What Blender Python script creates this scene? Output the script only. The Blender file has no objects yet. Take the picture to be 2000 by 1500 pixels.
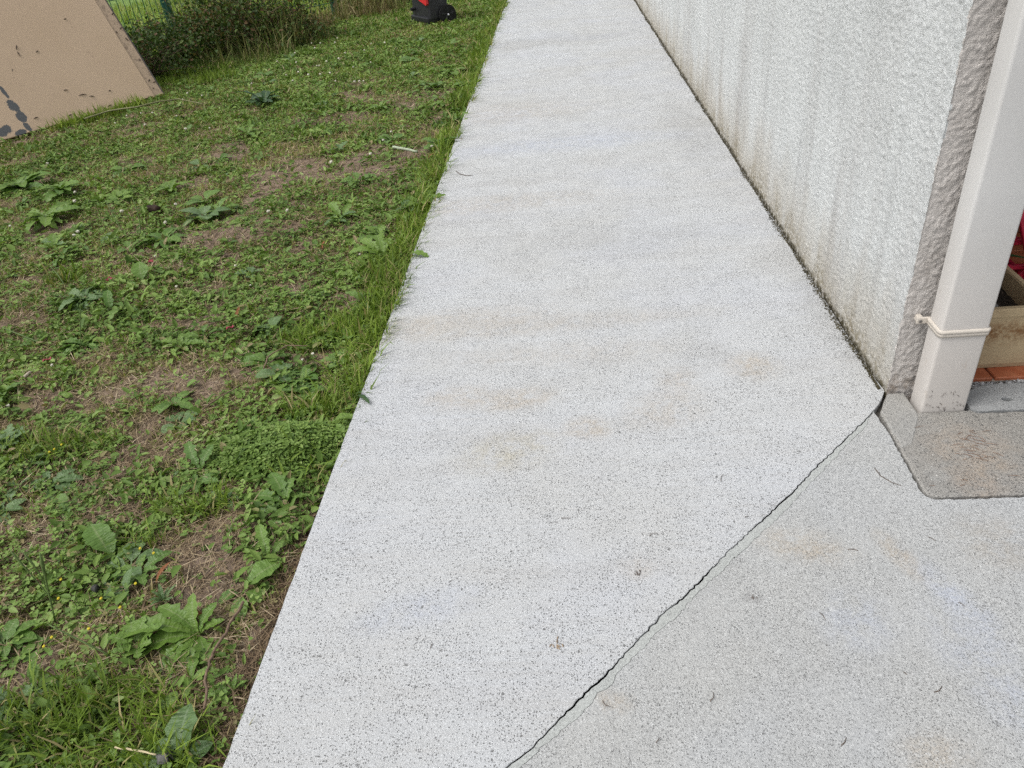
import bpy, bmesh, math, random
import numpy as np
from mathutils import Vector, Matrix
random.seed(7)
rng = np.random.default_rng(11)
scene = bpy.context.scene
COL = scene.collection

# ------------------------------------------------------------------ camera
F_PX, CAM_H = 1457.0, 1.0
ROT = np.array([[0.99394334, -0.05620137, -0.09443536],
                [0.04638192, -0.56450194, 0.82412758],
                [-0.09962604, -0.82351622, -0.55847622]])
cam = bpy.data.cameras.new("camera")
cam.sensor_fit = 'HORIZONTAL'; cam.sensor_width = 36.0; cam.lens = F_PX / 2000 * 36.0
cam.clip_start = 0.02; cam.clip_end = 400
cam_o = bpy.data.objects.new("camera", cam); COL.objects.link(cam_o)
m3 = Matrix([[ROT[i][0], -ROT[i][1], -ROT[i][2]] for i in range(3)])
cam_o.matrix_world = Matrix.Translation((0, 0, CAM_H)) @ m3.to_4x4()
scene.camera = cam_o

# ------------------------------------------------------------------ light
SUN_EL, SUN_AZ = math.radians(58), math.radians(-115)     # azimuth from +Y towards +X
world = bpy.data.worlds.new("World"); scene.world = world; world.use_nodes = True
wn = world.node_tree; bg = wn.nodes["Background"]
sky = wn.nodes.new("ShaderNodeTexSky"); sky.sky_type = 'NISHITA'; sky.sun_disc = False
sky.sun_elevation = SUN_EL; sky.sun_rotation = SUN_AZ
sky.air_density = 1.0; sky.dust_density = 4.0; sky.ozone_density = 1.0
hs = wn.nodes.new("ShaderNodeHueSaturation"); hs.inputs["Saturation"].default_value = 0.22
wn.links.new(sky.outputs[0], hs.inputs["Color"]); wn.links.new(hs.outputs[0], bg.inputs["Color"])
bg.inputs["Strength"].default_value = 0.15
sun = bpy.data.lights.new("sun", 'SUN'); sun.energy = 0.9; sun.angle = math.radians(25); sun.color = (1.0, 0.97, 0.93)
sun_o = bpy.data.objects.new("sun", sun); COL.objects.link(sun_o)
sd = Vector((math.sin(SUN_AZ) * math.cos(SUN_EL), math.cos(SUN_AZ) * math.cos(SUN_EL), math.sin(SUN_EL)))
sun_o.rotation_euler = sd.to_track_quat('Z', 'Y').to_euler()
scene.view_settings.view_transform = 'Standard'; scene.view_settings.look = 'None'
scene.view_settings.gamma = 1.0; scene.view_settings.use_curve_mapping = False
scene.view_settings.exposure = 0.50
scene.render.engine = 'CYCLES'
scene.cycles.max_bounces = 6; scene.cycles.use_denoising = False

# ------------------------------------------------------------------ helpers
def gp(px, py, z=0.0):
    d = ROT @ np.array([px - 1000, py - 750, F_PX]); t = (z - CAM_H) / d[2]
    return np.array([d[0] * t, d[1] * t, z])

def hash3(ix, iy, iz, seed=0):
    h = (ix.astype(np.uint32) * np.uint32(374761393) + iy.astype(np.uint32) * np.uint32(668265263)
         + iz.astype(np.uint32) * np.uint32(2246822519) + np.uint32(seed * 1013904223 & 0xffffffff))
    h = (h ^ (h >> np.uint32(13))) * np.uint32(1274126177)
    h = h ^ (h >> np.uint32(16))
    return (h & np.uint32(0xffffff)).astype(np.float64) / float(0xffffff)

def vnoise(p, scale, seed=0):
    q = np.asarray(p, float) * scale + 1000.0
    i = np.floor(q).astype(np.int64); f = q - i; f = f * f * (3 - 2 * f)
    out = 0
    for dx in (0, 1):
        for dy in (0, 1):
            for dz in (0, 1):
                w = (f[:, 0] if dx else 1 - f[:, 0]) * (f[:, 1] if dy else 1 - f[:, 1]) * (f[:, 2] if dz else 1 - f[:, 2])
                out = out + w * hash3(i[:, 0] + dx, i[:, 1] + dy, i[:, 2] + dz, seed)
    return out

def n2(x, y, scale, seed=0):
    return vnoise(np.stack([x, y, np.zeros_like(x)], 1), scale, seed)

def np_mesh(name, V, faces, attrs=None, smooth=False):
    """faces: list of integer arrays (M,3) / (M,4)"""
    me = bpy.data.meshes.new(name)
    V = np.asarray(V, np.float32)
    me.vertices.add(len(V)); me.vertices.foreach_set("co", V.ravel())
    idx = np.concatenate([f.ravel() for f in faces]).astype(np.int32)
    tot = np.concatenate([np.full(len(f), f.shape[1]) for f in faces]).astype(np.int32)
    start = np.concatenate([[0], np.cumsum(tot)[:-1]]).astype(np.int32)
    me.loops.add(len(idx)); me.loops.foreach_set("vertex_index", idx)
    me.polygons.add(len(tot)); me.polygons.foreach_set("loop_start", start)
    if smooth: me.polygons.foreach_set("use_smooth", np.ones(len(tot), bool))
    for k, a in (attrs or {}).items():
        at = me.attributes.new(k, 'FLOAT', 'POINT'); at.data.foreach_set("value", np.asarray(a, np.float32))
    me.update(calc_edges=True)
    return me

def obj(name, me, mat=None, parent=None):
    if isinstance(me, bmesh.types.BMesh):
        b = me; me = bpy.data.meshes.new(name); b.to_mesh(me); b.free()
    o = bpy.data.objects.new(name, me); COL.objects.link(o)
    if mat is not None and not me.materials: me.materials.append(mat)
    if parent is not None: o.parent = parent
    return o

def thing(name, label, cat, loc=(0, 0, 0), rz=0.0, group=None):
    o = bpy.data.objects.new(name, None); COL.objects.link(o)
    o.location = loc; o.rotation_euler = (0, 0, rz); o.empty_display_size = 0.05
    return tag(o, label, cat, group)

def tag(o, label=None, cat=None, group=None, kind=None):
    if label: o["label"] = label
    if cat: o["category"] = cat
    if group: o["group"] = group
    if kind: o["kind"] = kind
    return o

def add_box(bm, lo, hi, bevel=0.0, seg=1, mat=None):
    vs = [bm.verts.new((x, y, z)) for x in (lo[0], hi[0]) for y in (lo[1], hi[1]) for z in (lo[2], hi[2])]
    fs = [(0, 1, 3, 2), (4, 6, 7, 5), (0, 4, 5, 1), (2, 3, 7, 6), (0, 2, 6, 4), (1, 5, 7, 3)]
    faces = [bm.faces.new([vs[i] for i in f]) for f in fs]
    if bevel:
        es = list({e for f in faces for e in f.edges})
        r = bmesh.ops.bevel(bm, geom=es, offset=bevel, segments=seg, affect='EDGES', profile=0.6)
    if mat is not None:
        bmesh.ops.transform(bm, matrix=mat, verts=[v for v in vs if v.is_valid])
    return faces

def box(name, lo, hi, mat, parent=None, bevel=0.0, seg=2, smooth=False):
    bm = bmesh.new(); add_box(bm, lo, hi, bevel, seg)
    o = obj(name, bm, mat, parent)
    return o

def tube_np(pts, rad, sides=5):
    """tapered tube along a polyline -> V, quads"""
    pts = np.asarray(pts, float); n = len(pts); rad = np.broadcast_to(rad, (n,))
    t = np.gradient(pts, axis=0); t /= np.linalg.norm(t, axis=1)[:, None] + 1e-12
    up = np.array([0, 0, 1.0]) if abs(t[:, 2]).mean() < 0.8 else np.array([1.0, 0, 0])
    a = np.cross(t, up); a /= np.linalg.norm(a, axis=1)[:, None] + 1e-12; b = np.cross(t, a)
    ang = np.linspace(0, 2 * np.pi, sides, endpoint=False)
    V = (pts[:, None] + rad[:, None, None] * (np.cos(ang)[None, :, None] * a[:, None] + np.sin(ang)[None, :, None] * b[:, None])).reshape(-1, 3)
    Q = []
    for i in range(n - 1):
        for k in range(sides):
            k2 = (k + 1) % sides
            Q.append((i * sides + k, i * sides + k2, (i + 1) * sides + k2, (i + 1) * sides + k))
    return V, np.array(Q)

def tube(name, pts, rad, mat, parent=None, sides=5):
    V, Q = tube_np(pts, rad, sides)
    ns = sides
    caps = [np.array([list(range(ns))[::-1]]), np.array([[len(V) - ns + k for k in range(ns)]])]
    if ns in (3, 4): fs = [Q] + caps
    else: fs = [Q] + caps
    return obj(name, np_mesh(name, V, fs, smooth=True), mat, parent)

def merge(parts):
    V, Fq, off = [], [], 0
    for v, q in parts:
        V.append(v); Fq.append(q + off); off += len(v)
    return np.concatenate(V), np.concatenate(Fq)

# ------------------------------------------------------------------ node helper
class NT:
    def __init__(s, name):
        s.mat = bpy.data.materials.new(name); s.mat.use_nodes = True
        s.t = s.mat.node_tree; s.t.nodes.clear()
        s.out = s.n('ShaderNodeOutputMaterial')
    def n(s, typ, **kw):
        nd = s.t.nodes.new(typ)
        for k, v in kw.items(): setattr(nd, k, v)
        return nd
    def link(s, a, b): s.t.links.new(a, b)
    def val(s, sock, v):
        if hasattr(v, 'is_linked') or isinstance(v, bpy.types.NodeSocket): s.link(v, sock)
        else: sock.default_value = v
    def pos(s): return s.n('ShaderNodeNewGeometry').outputs['Position']
    def objc(s): return s.n('ShaderNodeTexCoord').outputs['Object']
    def mapping(s, v, scale=(1, 1, 1), loc=(0, 0, 0), rot=(0, 0, 0)):
        m = s.n('ShaderNodeMapping'); s.link(v, m.inputs[0])
        m.inputs['Scale'].default_value = scale; m.inputs['Location'].default_value = loc; m.inputs['Rotation'].default_value = rot
        return m.outputs[0]
    def noise(s, v, scale, detail=3.0, rough=0.55, dist=0.0):
        t = s.n('ShaderNodeTexNoise'); s.link(v, t.inputs['Vector'])
        t.inputs['Scale'].default_value = scale; t.inputs['Detail'].default_value = detail
        t.inputs['Roughness'].default_value = rough; t.inputs['Distortion'].default_value = dist
        return t.outputs['Fac']
    def voro(s, v, scale, feature='F1'):
        t = s.n('ShaderNodeTexVoronoi'); t.feature = feature; s.link(v, t.inputs['Vector']); t.inputs['Scale'].default_value = scale
        return t
    def rng(s, x, a, b, c=0.0, d=1.0, smooth=True):
        m = s.n('ShaderNodeMapRange'); m.interpolation_type = 'SMOOTHSTEP' if smooth else 'LINEAR'
        s.val(m.inputs[0], x); m.inputs[1].default_value = a; m.inputs[2].default_value = b
        m.inputs[3].default_value = c; m.inputs[4].default_value = d
        return m.outputs[0]
    def math(s, op, a, b=0.0):
        m = s.n('ShaderNodeMath'); m.operation = op; s.val(m.inputs[0], a); s.val(m.inputs[1], b); return m.outputs[0]
    def mix(s, fac, a, b, typ='MIX'):
        m = s.n('ShaderNodeMix'); m.data_type = 'RGBA'; m.blend_type = typ
        s.val(m.inputs[0], fac)
        for sock, v in ((m.inputs[6], a), (m.inputs[7], b)):
            if isinstance(v, tuple): sock.default_value = (*v, 1.0) if len(v) == 3 else v
            else: s.link(v, sock)
        return m.outputs[2]
    def ramp(s, x, stops, interp='LINEAR'):
        r = s.n('ShaderNodeValToRGB'); r.color_ramp.interpolation = interp; s.val(r.inputs[0], x)
        el = r.color_ramp.elements
        while len(el) < len(stops): el.new(0.5)
        for e, (p, c) in zip(el, stops): e.position = p; e.color = (*c, 1.0)
        return r.outputs[0]
    def attr(s, name):
        a = s.n('ShaderNodeAttribute'); a.attribute_name = name; return a.outputs['Fac']
    def sep(s, v):
        q = s.n('ShaderNodeSeparateXYZ'); s.link(v, q.inputs[0]); return q.outputs
    def blob(s, v, x, y, rx, ry, rot=0.0):
        """soft ellipse mask around a spot on the ground"""
        m = s.n('ShaderNodeMapping'); m.vector_type = 'TEXTURE'; s.link(v, m.inputs[0])
        m.inputs['Location'].default_value = (x, y, 0); m.inputs['Rotation'].default_value = (0, 0, rot); m.inputs['Scale'].default_value = (rx, ry, 100)
        l = s.n('ShaderNodeVectorMath'); l.operation = 'LENGTH'; s.link(m.outputs[0], l.inputs[0])
        return s.rng(l.outputs['Value'], 0.15, 1.0, 1.0, 0.0)
    def bump(s, h, strength=0.5, dist=0.002, prev=None):
        b = s.n('ShaderNodeBump'); b.inputs['Strength'].default_value = strength; b.inputs['Distance'].default_value = dist
        s.link(h, b.inputs['Height'])
        if prev is not None: s.link(prev, b.inputs['Normal'])
        return b.outputs[0]
    def done(s, col, rough=0.8, normal=None, spec=0.3, metal=0.0):
        p = s.n('ShaderNodeBsdfPrincipled')
        if isinstance(col, tuple): p.inputs['Base Color'].default_value = (*col, 1.0)
        else: s.link(col, p.inputs['Base Color'])
        s.val(p.inputs['Roughness'], rough); p.inputs['Specular IOR Level'].default_value = spec; p.inputs['Metallic'].default_value = metal
        if normal is not None: s.link(normal, p.inputs['Normal'])
        s.link(p.outputs[0], s.out.inputs[0]); return s.mat
    def done_leaf(s, col, rough=0.55, trans=0.25, normal=None, spec=0.3):
        p = s.n('ShaderNodeBsdfPrincipled'); s.link(col, p.inputs['Base Color']); s.val(p.inputs['Roughness'], rough)
        p.inputs['Specular IOR Level'].default_value = spec
        if normal is not None: s.link(normal, p.inputs['Normal'])
        t = s.n('ShaderNodeBsdfTranslucent')
        tc = s.mix(1.0, col, (1.0, 1.1, 0.55), 'MULTIPLY'); s.link(tc, t.inputs['Color'])
        m = s.n('ShaderNodeMixShader'); m.inputs[0].default_value = trans
        s.link(p.outputs[0], m.inputs[1]); s.link(t.outputs[0], m.inputs[2]); s.link(m.outputs[0], s.out.inputs[0]); return s.mat

def plain(name, col, rough=0.6, var=0.12, scale=40, spec=0.3, metal=0.0, bump=0.0):
    s = NT(name); v = s.objc(); f = s.noise(v, scale, 4)
    c2 = tuple(c * (1 - var) for c in col); c1 = tuple(min(1, c * (1 + var)) for c in col)
    c = s.mix(s.rng(f, 0.3, 0.7), c2, c1)
    nrm = s.bump(s.noise(v, scale * 6, 3), bump, 0.002) if bump else None
    return s.done(c, rough, nrm, spec, metal)

# ------------------------------------------------------------------ concrete
def concrete(name, light, warm, cool, pit=0.5, pit_scale=230, grain=0.3, bands=0.0, blobs=(), bump=0.5, mott=0.25):
    light, warm, cool = (tuple(q * 0.86 for q in t_) for t_ in (light, warm, cool))
    s = NT(name); v = s.pos()
    big = s.noise(v, 1.6, 5, 0.6)
    c = s.mix(s.rng(big, 0.35, 0.68), light, warm)
    c = s.mix(s.math('MULTIPLY', s.rng(s.noise(s.mapping(v, loc=(7, 3, 0)), 2.4, 4), 0.45, 0.7), 0.7), c, cool)
    mid = s.noise(v, 14, 5, 0.65)
    c = s.mix(s.rng(mid, 0.25, 0.8, 0.0, mott), c, tuple(x * 0.72 for x in light))
    if bands:
        b = s.noise(s.mapping(v, scale=(0.9, 7.0, 1.0), rot=(0, 0, 0.06)), 1.5, 6, 0.65)
        c = s.mix(s.rng(b, 0.42, 0.78, 0.0, bands), c, (0.36, 0.35, 0.335))
        b2 = s.noise(s.mapping(v, scale=(2.0, 55.0, 1.0), rot=(0, 0, 0.05)), 2.0, 5, 0.7)
        c = s.mix(s.rng(b2, 0.42, 0.72, 0.0, bands * 0.9), c, (0.38, 0.37, 0.35))
    for (x, y, rx, ry, rot, col, k) in blobs:
        rx, ry, k = rx * 1.45, ry * 1.45, k * .8
        e = s.blob(v, x, y, rx, ry, rot)
        g = s.rng(s.noise(s.mapping(v, loc=(x * 3, y * 5, 0)), 26, 5, 0.7), 0.3, 0.65)
        e = s.math('MULTIPLY', s.math('MULTIPLY', e, g), k)
        c = s.mix(e, c, col)
    # aggregate grain and small open pits
    fine = s.noise(v, 380, 3, 0.7)
    c = s.mix(s.rng(fine, 0.44, 0.70, 0.0, grain), c, tuple(x * 0.45 for x in light))
    hi = s.noise(v, 300, 2, 0.6)
    c = s.mix(s.rng(hi, 0.52, 0.68, 0.0, 0.6), c, tuple(min(0.85, x * 1.25) for x in light))
    dens = s.rng(s.noise(v, 9, 4, 0.6), 0.25, 0.75, 0.55, 0.95)
    pits = None
    for sc, th, gate in ((pit_scale, 0.30, 0.70), (pit_scale * 0.42, 0.22, 0.86), (pit_scale * 1.5, 0.36, 0.66)):
        vv = s.mapping(v, scale=(1.0, 1.0, 1.0), loc=(sc, 0, 0))
        wob = s.n('ShaderNodeVectorMath'); wob.operation = 'ADD'
        nz = s.n('ShaderNodeTexNoise'); s.link(v, nz.inputs['Vector']); nz.inputs['Scale'].default_value = sc * 1.3
        sc2 = s.n('ShaderNodeVectorMath'); sc2.operation = 'SCALE'; s.link(nz.outputs['Color'], sc2.inputs[0]); sc2.inputs['Scale'].default_value = 0.7 / sc
        s.link(vv, wob.inputs[0]); s.link(sc2.outputs[0], wob.inputs[1])
        t = s.voro(wob.outputs[0], sc)
        m = s.rng(t.outputs['Distance'], th * 0.6, th, 1.0, 0.0)
        r = s.sep(t.outputs['Color'])[0]
        m = s.math('MULTIPLY', m, s.math('GREATER_THAN', s.math('MULTIPLY', r, dens), gate * 0.8))
        pits = m if pits is None else s.math('MAXIMUM', pits, m)
    c = s.mix(s.math('MULTIPLY', pits, pit), c, (0.13, 0.128, 0.125))
    h = s.math('SUBTRACT', s.math('ADD', s.math('MULTIPLY', fine, 0.8), s.math('MULTIPLY', hi, 0.5)), s.math('MULTIPLY', pits, 0.9))
    return s.done(c, 0.88, s.bump(h, bump, 0.0022), 0.25)

def gxy(px, py): p = gp(px, py); return float(p[0]), float(p[1])
TAN = (0.375, 0.315, 0.235); GREY = (0.27, 0.27, 0.265); BLUEG = (0.40, 0.43, 0.49)
pb = [(*gxy(1010, 780), .10, .05, 0.1, TAN, .75), (*gxy(1150, 835), .05, .04, 0, TAN, .95), (*gxy(1300, 800), .10, .07, .4, TAN, .5),
      (*gxy(1322, 742), .05, .05, 0, TAN, .55), (*gxy(1470, 715), .06, .06, 0, TAN, .8), (*gxy(900, 775), .10, .05, 0, TAN, .6),
      (*gxy(990, 880), .11, .07, .3, (.36, .32, .22), .7), (*gxy(800, 640), .12, .06, 0, TAN, .5), (*gxy(1000, 640), .5, .05, .05, TAN, .4),
      (*gxy(1245, 1110), .03, .03, 0, TAN, .35), (*gxy(950, 400), .5, .10, .02, TAN, .45), (*gxy(1180, 470), .4, .14, .05, GREY, .35), (*gxy(930, 620), .25, .06, 0, TAN, .5),
      (*gxy(1100, 280), .5, .12, 0, BLUEG, .8), (*gxy(820, 1190), .12, .04, .3, BLUEG, .7), (*gxy(1080, 80), .7, .25, 0, GREY, .5),
      (*gxy(1350, 260), .10, .5, 0, GREY, .5), (*gxy(1620, 600), .07, .35, 0, GREY, .55), (*gxy(1100, 690), .35, .06, 0, TAN, .3),
      (*gxy(1000, 220), .4, .2, 0, TAN, .4), (*gxy(1390, 690), .08, .05, 0, GREY, .4)]
ab = [(*gxy(1570, 1065), .08, .04, -.3, TAN, .75), (*gxy(1760, 1085), .022, .06, .35, TAN, .85), (*gxy(1950, 1060), .07, .07, 0, (.33, .29, .23), .6),
      (*gxy(1880, 1180), .03, .10, .35, BLUEG, 1.0), (*gxy(1950, 1330), .05, .14, .3, BLUEG, .8), (*gxy(1670, 1210), .06, .06, 0, BLUEG, .7),
      (*gxy(1195, 1370), .03, .02, 0, TAN, .7), (*gxy(1830, 1480), .05, .04, 0, TAN, .6), (*gxy(1470, 1165), .02, .015, 0, GREY, .8),
      (*gxy(1380, 1120), .06, .05, .5, GREY, .4), (*gxy(1850, 850), .03, .03, 0, GREY, .4)]
M_path = concrete("path_concrete", (0.56, 0.577, 0.588), (0.525, 0.53, 0.518), (0.54, 0.56, 0.598), pit=0.8, grain=0.42, bands=0.34, blobs=pb, bump=0.9)
M_apron = concrete("apron_concrete", (0.490, 0.500, 0.495), (0.455, 0.455, 0.435), (0.47, 0.49, 0.51), pit=0.55, pit_scale=300, grain=0.5, bands=0.0, blobs=ab, bump=0.9, mott=0.35)
M_mortar = concrete("mortar", (0.445, 0.465, 0.45), (0.415, 0.43, 0.405), (0.44, 0.455, 0.45), pit=0.35, grain=0.4, bump=0.5, mott=0.2)
db = [(*gxy(1905, 890), .085, .10, .2, (.35, .28, .21), .8), (*gxy(1905, 950), .04, .05, 0, (.34, .26, .19), .6), (*gxy(1830, 930), .02, .02, 0, (.40, .41, .40), .8)]
M_drain = concrete("drain_concrete", (0.345, 0.335, 0.31), (0.32, 0.30, 0.265), (0.35, 0.345, 0.335), pit=0.75, pit_scale=200, grain=0.8, blobs=db, bump=1.0, mott=0.4)
M_rim = concrete("rim_concrete", (0.37, 0.365, 0.345), (0.33, 0.32, 0.29), (0.355, 0.36, 0.355), pit=0.65, grain=0.5, bump=0.7)
M_pad = concrete("pad_concrete", (0.36, 0.37, 0.37), (0.31, 0.315, 0.31), (0.37, 0.38, 0.39), pit=0.5, pit_scale=160, grain=0.35, bump=0.5, mott=0.4)

# ------------------------------------------------------------------ wall materials
def wall_mat(name, base, dark, dirt=True):
    s = NT(name); v = s.pos(); xyz = s.sep(v); z = xyz[2]
    c = s.mix(s.rng(s.noise(v, 3.0, 4), 0.35, 0.7), base, dark)
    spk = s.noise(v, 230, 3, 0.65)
    c = s.mix(s.rng(spk, 0.52, 0.75, 0.0, 0.26), c, tuple(x * 0.5 for x in base))  # dark flecks: grime, with crevice shade painted into the colour
    if dirt:
        # rain streaks and algae splashed up from the slab
        st = s.noise(s.mapping(v, scale=(1, 3.2, 0.35)), 2.0, 6, 0.6)
        up = s.rng(z, 0.0, 0.8, 1.0, 0.25)
        c = s.mix(s.math('MULTIPLY', s.math('MULTIPLY', s.rng(st, 0.42, 0.72), up), 0.9), c, (0.40, 0.39, 0.375))
        st2 = s.noise(s.mapping(v, scale=(1, 13.0, 0.5), loc=(0, 3, 1)), 2.0, 5, 0.6)
        c = s.mix(s.math('MULTIPLY', s.math('MULTIPLY', s.rng(st2, 0.5, 0.75), s.rng(z, 0.05, 0.8, 1.0, 0.2)), 0.42), c, (0.35, 0.35, 0.345))
        wob = s.noise(s.mapping(v, scale=(1, 4.0, 1.6)), 1.8, 5, 0.6)
        lvl = s.math('SUBTRACT', z, s.math('MULTIPLY', wob, 0.34))
        c = s.mix(s.rng(lvl, -0.17, 0.10, 0.66, 0.0), c, (0.41, 0.37, 0.30))
        g = s.noise(v, 55, 4, 0.7)
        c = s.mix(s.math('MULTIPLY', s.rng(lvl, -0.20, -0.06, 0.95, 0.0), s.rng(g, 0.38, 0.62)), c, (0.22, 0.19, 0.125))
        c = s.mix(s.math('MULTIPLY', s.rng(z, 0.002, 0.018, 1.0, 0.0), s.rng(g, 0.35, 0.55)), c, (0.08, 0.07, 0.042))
    else:
        sp = s.noise(v, 60, 5, 0.7)
        c = s.mix(s.math('MULTIPLY', s.rng(z, 0.0, 0.10, 0.8, 0.0), s.rng(sp, 0.4, 0.65)), c, (0.26, 0.21, 0.165))
        c = s.mix(s.rng(s.noise(v, 12, 5, 0.7), 0.5, 0.75, 0.0, 0.35), c, (0.33, 0.29, 0.255))
    b = s.bump(s.noise(v, 330, 3, 0.65), 1.0, 0.0036)
    b = s.bump(s.noise(v, 480, 2, 0.6), 0.35, 0.0015, b)
    return s.done(c, 0.9, b, 0.2)
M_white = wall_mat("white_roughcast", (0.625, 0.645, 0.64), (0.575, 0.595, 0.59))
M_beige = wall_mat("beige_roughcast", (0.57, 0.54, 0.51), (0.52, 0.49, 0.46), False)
M_dark = plain("terrace_shade", (0.05, 0.045, 0.04), 0.9)  # near black puts the terrace's shade into the wall colour

# ------------------------------------------------------------------ slabs
def densify(poly, step, jit, seed=0, closed=True):
    r = random.Random(seed); out = []; n = len(poly)
    for i in range(n if closed else n - 1):
        a = np.array(poly[i][:2], float); b = np.array(poly[(i + 1) % n][:2], float); L = np.linalg.norm(b - a)
        st = max(step, 0.006 * min(np.linalg.norm(a), np.linalg.norm(b)))
        k = max(1, int(L / st)); nrm = np.array([-(b - a)[1], (b - a)[0]]) / (L + 1e-9)
        for j in range(k):
            out.append(a + (b - a) * j / k + nrm * (r.uniform(-1, 1) * jit if j else 0))
    if not closed: out.append(np.array(poly[-1][:2], float))
    return out

def slab(name, poly, z0, z1, mat, parent=None, bevel=0.0015, rag=0.0, seed=1):
    """thick slab from an outline, with a slightly worn top edge"""
    rr = random.Random(seed)
    bm = bmesh.new(); n = len(poly)
    P = [np.array(p[:2], float) for p in poly]
    area = sum(P[i][0] * P[(i + 1) % n][1] - P[(i + 1) % n][0] * P[i][1] for i in range(n))
    if area < 0: P = P[::-1]
    inn = []
    for i in range(n):
        t = P[(i + 1) % n] - P[i - 1]; t = t / (np.linalg.norm(t) + 1e-9)
        inn.append(P[i] + np.array([-t[1], t[0]]) * (bevel + rr.random() * rag))
    top = [bm.verts.new((*p, z1)) for p in inn]
    mid = [bm.verts.new((*p, z1 - bevel * 0.9 - rr.random() * rag * 0.5)) for p in P]
    bot = [bm.verts.new((*p, z0)) for p in P]
    bm.faces.new(top)
    for i in range(n):
        j = (i + 1) % n
        bm.faces.new((mid[i], mid[j], top[j], top[i])); bm.faces.new((bot[i], bot[j], mid[j], mid[i]))
    bmesh.ops.triangulate(bm, faces=[f for f in bm.faces if len(f.verts) > 4])
    return obj(name, bm, mat, parent)

XL, XR = -0.5395, 0.648
crack_px = [(1706, 801), (1690, 818), (1640, 868), (1590, 915), (1540, 967), (1500, 1005), (1470, 1031), (1410, 1088), (1340, 1160), (1296, 1196), (1240, 1254), (1200, 1298), (1160, 1336), (1105, 1388), (1060, 1438), (1020, 1474), (985, 1501)]
crack = [gp(*p)[:2] for p in crack_px] + [np.array((-0.30, 0.40)), np.array((-0.52, 0.15))]
crack = densify(crack, 0.006, 0.0016, 5, closed=False)
# path: left edge (with tiny waves), far end, wall side, worn corner, crack
left = densify([(XL, 0.13), (XL, 14.0)], 0.02, 0.0009, 3, closed=False)
corner = [gp(1728, 762)[:2], gp(1722, 780)[:2], gp(1712, 795)[:2]]
path_poly = left + [np.array((XR, 14.0)), np.array((XR, 1.42))] + corner + crack
slab("path", path_poly, -0.10, 0.0, M_path, rag=0.0005, bevel=0.0007)["kind"] = "structure"

# apron: other side of the crack with a 2.5 mm gap, wraps the drain slab
def offset_line(L, d):
    out = []
    for i in range(len(L)):
        t = L[min(i + 1, len(L) - 1)] - L[max(i - 1, 0)]; t = t / (np.linalg.norm(t) + 1e-9)
        out.append(L[i] + np.array([-t[1], t[0]]) * d)
    return out
DS = [gp(1709, 802)[:2], np.array((0.6135, 1.24)), np.array((0.611, 1.12)), np.array((0.6085, 1.052)), np.array((0.6115, 1.041)), np.array((0.620, 1.0335)), np.array((0.632, 1.0315)), np.array((0.96, 1.0285))]
ds_edge = densify(DS, 0.007, 0.0013, 8, closed=False)
ap_ds = offset_line(densify(DS, 0.007, 0.0016, 12, closed=False), -0.0036)
sm_px = [(1014, 1502), (1036, 1480), (1062, 1454), (1080, 1440), (1104, 1420), (1120, 1408), (1136, 1394), (1150, 1378), (1166, 1352), (1190, 1340), (1212, 1308), (1240, 1280), (1262, 1258), (1290, 1228), (1320, 1206), (1352, 1168), (1390, 1132), (1425, 1098), (1470, 1056), (1520, 1010), (1560, 968), (1600, 926), (1650, 872), (1690, 832), (1705, 804)]
sm = [np.array((-0.517, 0.13)), np.array((-0.270, 0.400))] + [gp(*p)[:2] for p in sm_px]
sm = densify(sm, 0.006, 0.0022, 21, closed=False)
cr_in = [p + (q - p) * (0.7 + 1.3 * k_) for p, q, k_ in zip(crack, offset_line(crack, 0.0019), n2(np.array([c_[0] for c_ in crack]), np.array([c_[1] for c_ in crack]), 22, 77) ** 2)]
slab("mortar_smear", cr_in + sm, -0.10, -0.0010, M_mortar, bevel=0.0002, rag=0.0)["kind"] = "structure"
sm_out = offset_line(sm, -0.00005)
ap_poly = sm_out + ap_ds + [np.array((0.965, 1.36)), np.array((4.0, 1.36)), np.array((4.0, -3.0)), np.array((-0.52, -3.0))]
slab("apron", ap_poly, -0.10, -0.0012, M_apron, rag=0.0002, bevel=0.00035)["kind"] = "structure"

jd = box("joint_dirt", (0.50, 1.0, -0.09), (0.70, 1.42, -0.016), plain("joint_dirt", (0.06, 0.055, 0.048), 0.95, 0.4, 90)); jd["kind"] = "structure"
# ------------------------------------------------------------------ drain slab round the foot of the pipe
PX0, PX1, PY0, PY1 = 0.6935, 0.7830, 1.2835, 1.338      # down pipe section
ds = thing("drain_slab", "weathered brown grey concrete drain slab with rounded corner under the downpipe", "drain slab", (0.78, 1.19, 0))
def child_slab(name, poly, z0, z1, mat, par, **k):
    o = slab(name, poly, z0, z1, mat, None, **k)
    for v in o.data.vertices: v.co.x -= par.location.x; v.co.y -= par.location.y
    o.parent = par; return o
yb = PY0 - 0.003
child_slab("slab_body", [p for p in ds_edge if p[1] < 1.238] + densify([(0.96, 1.0285), (0.96, yb - 0.012), (0.80, yb - 0.010), (0.79, yb), (0.6865, yb), (0.6855, 1.352), (0.651, 1.352), (0.6160, 1.291), (0.6140, 1.242)], 0.012, 0.001, 4, closed=False), -0.09, 0.004, M_drain, ds, rag=0.002, bevel=0.003)
child_slab("slab_rim", densify([(0.6140, 1.166), (0.639, 1.180), (0.659, 1.217), (0.6835, yb - 0.016), (0.6865, yb + 0.002), (0.6850, 1.3515), (0.6525, 1.3515), (0.6170, 1.2905), (0.6150, 1.24)], 0.006, 0.0006, 6), 0.0005, 0.0052, M_rim, ds, rag=0.0015, bevel=0.0025)
hx, hy = 0.8745, 1.309
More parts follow.
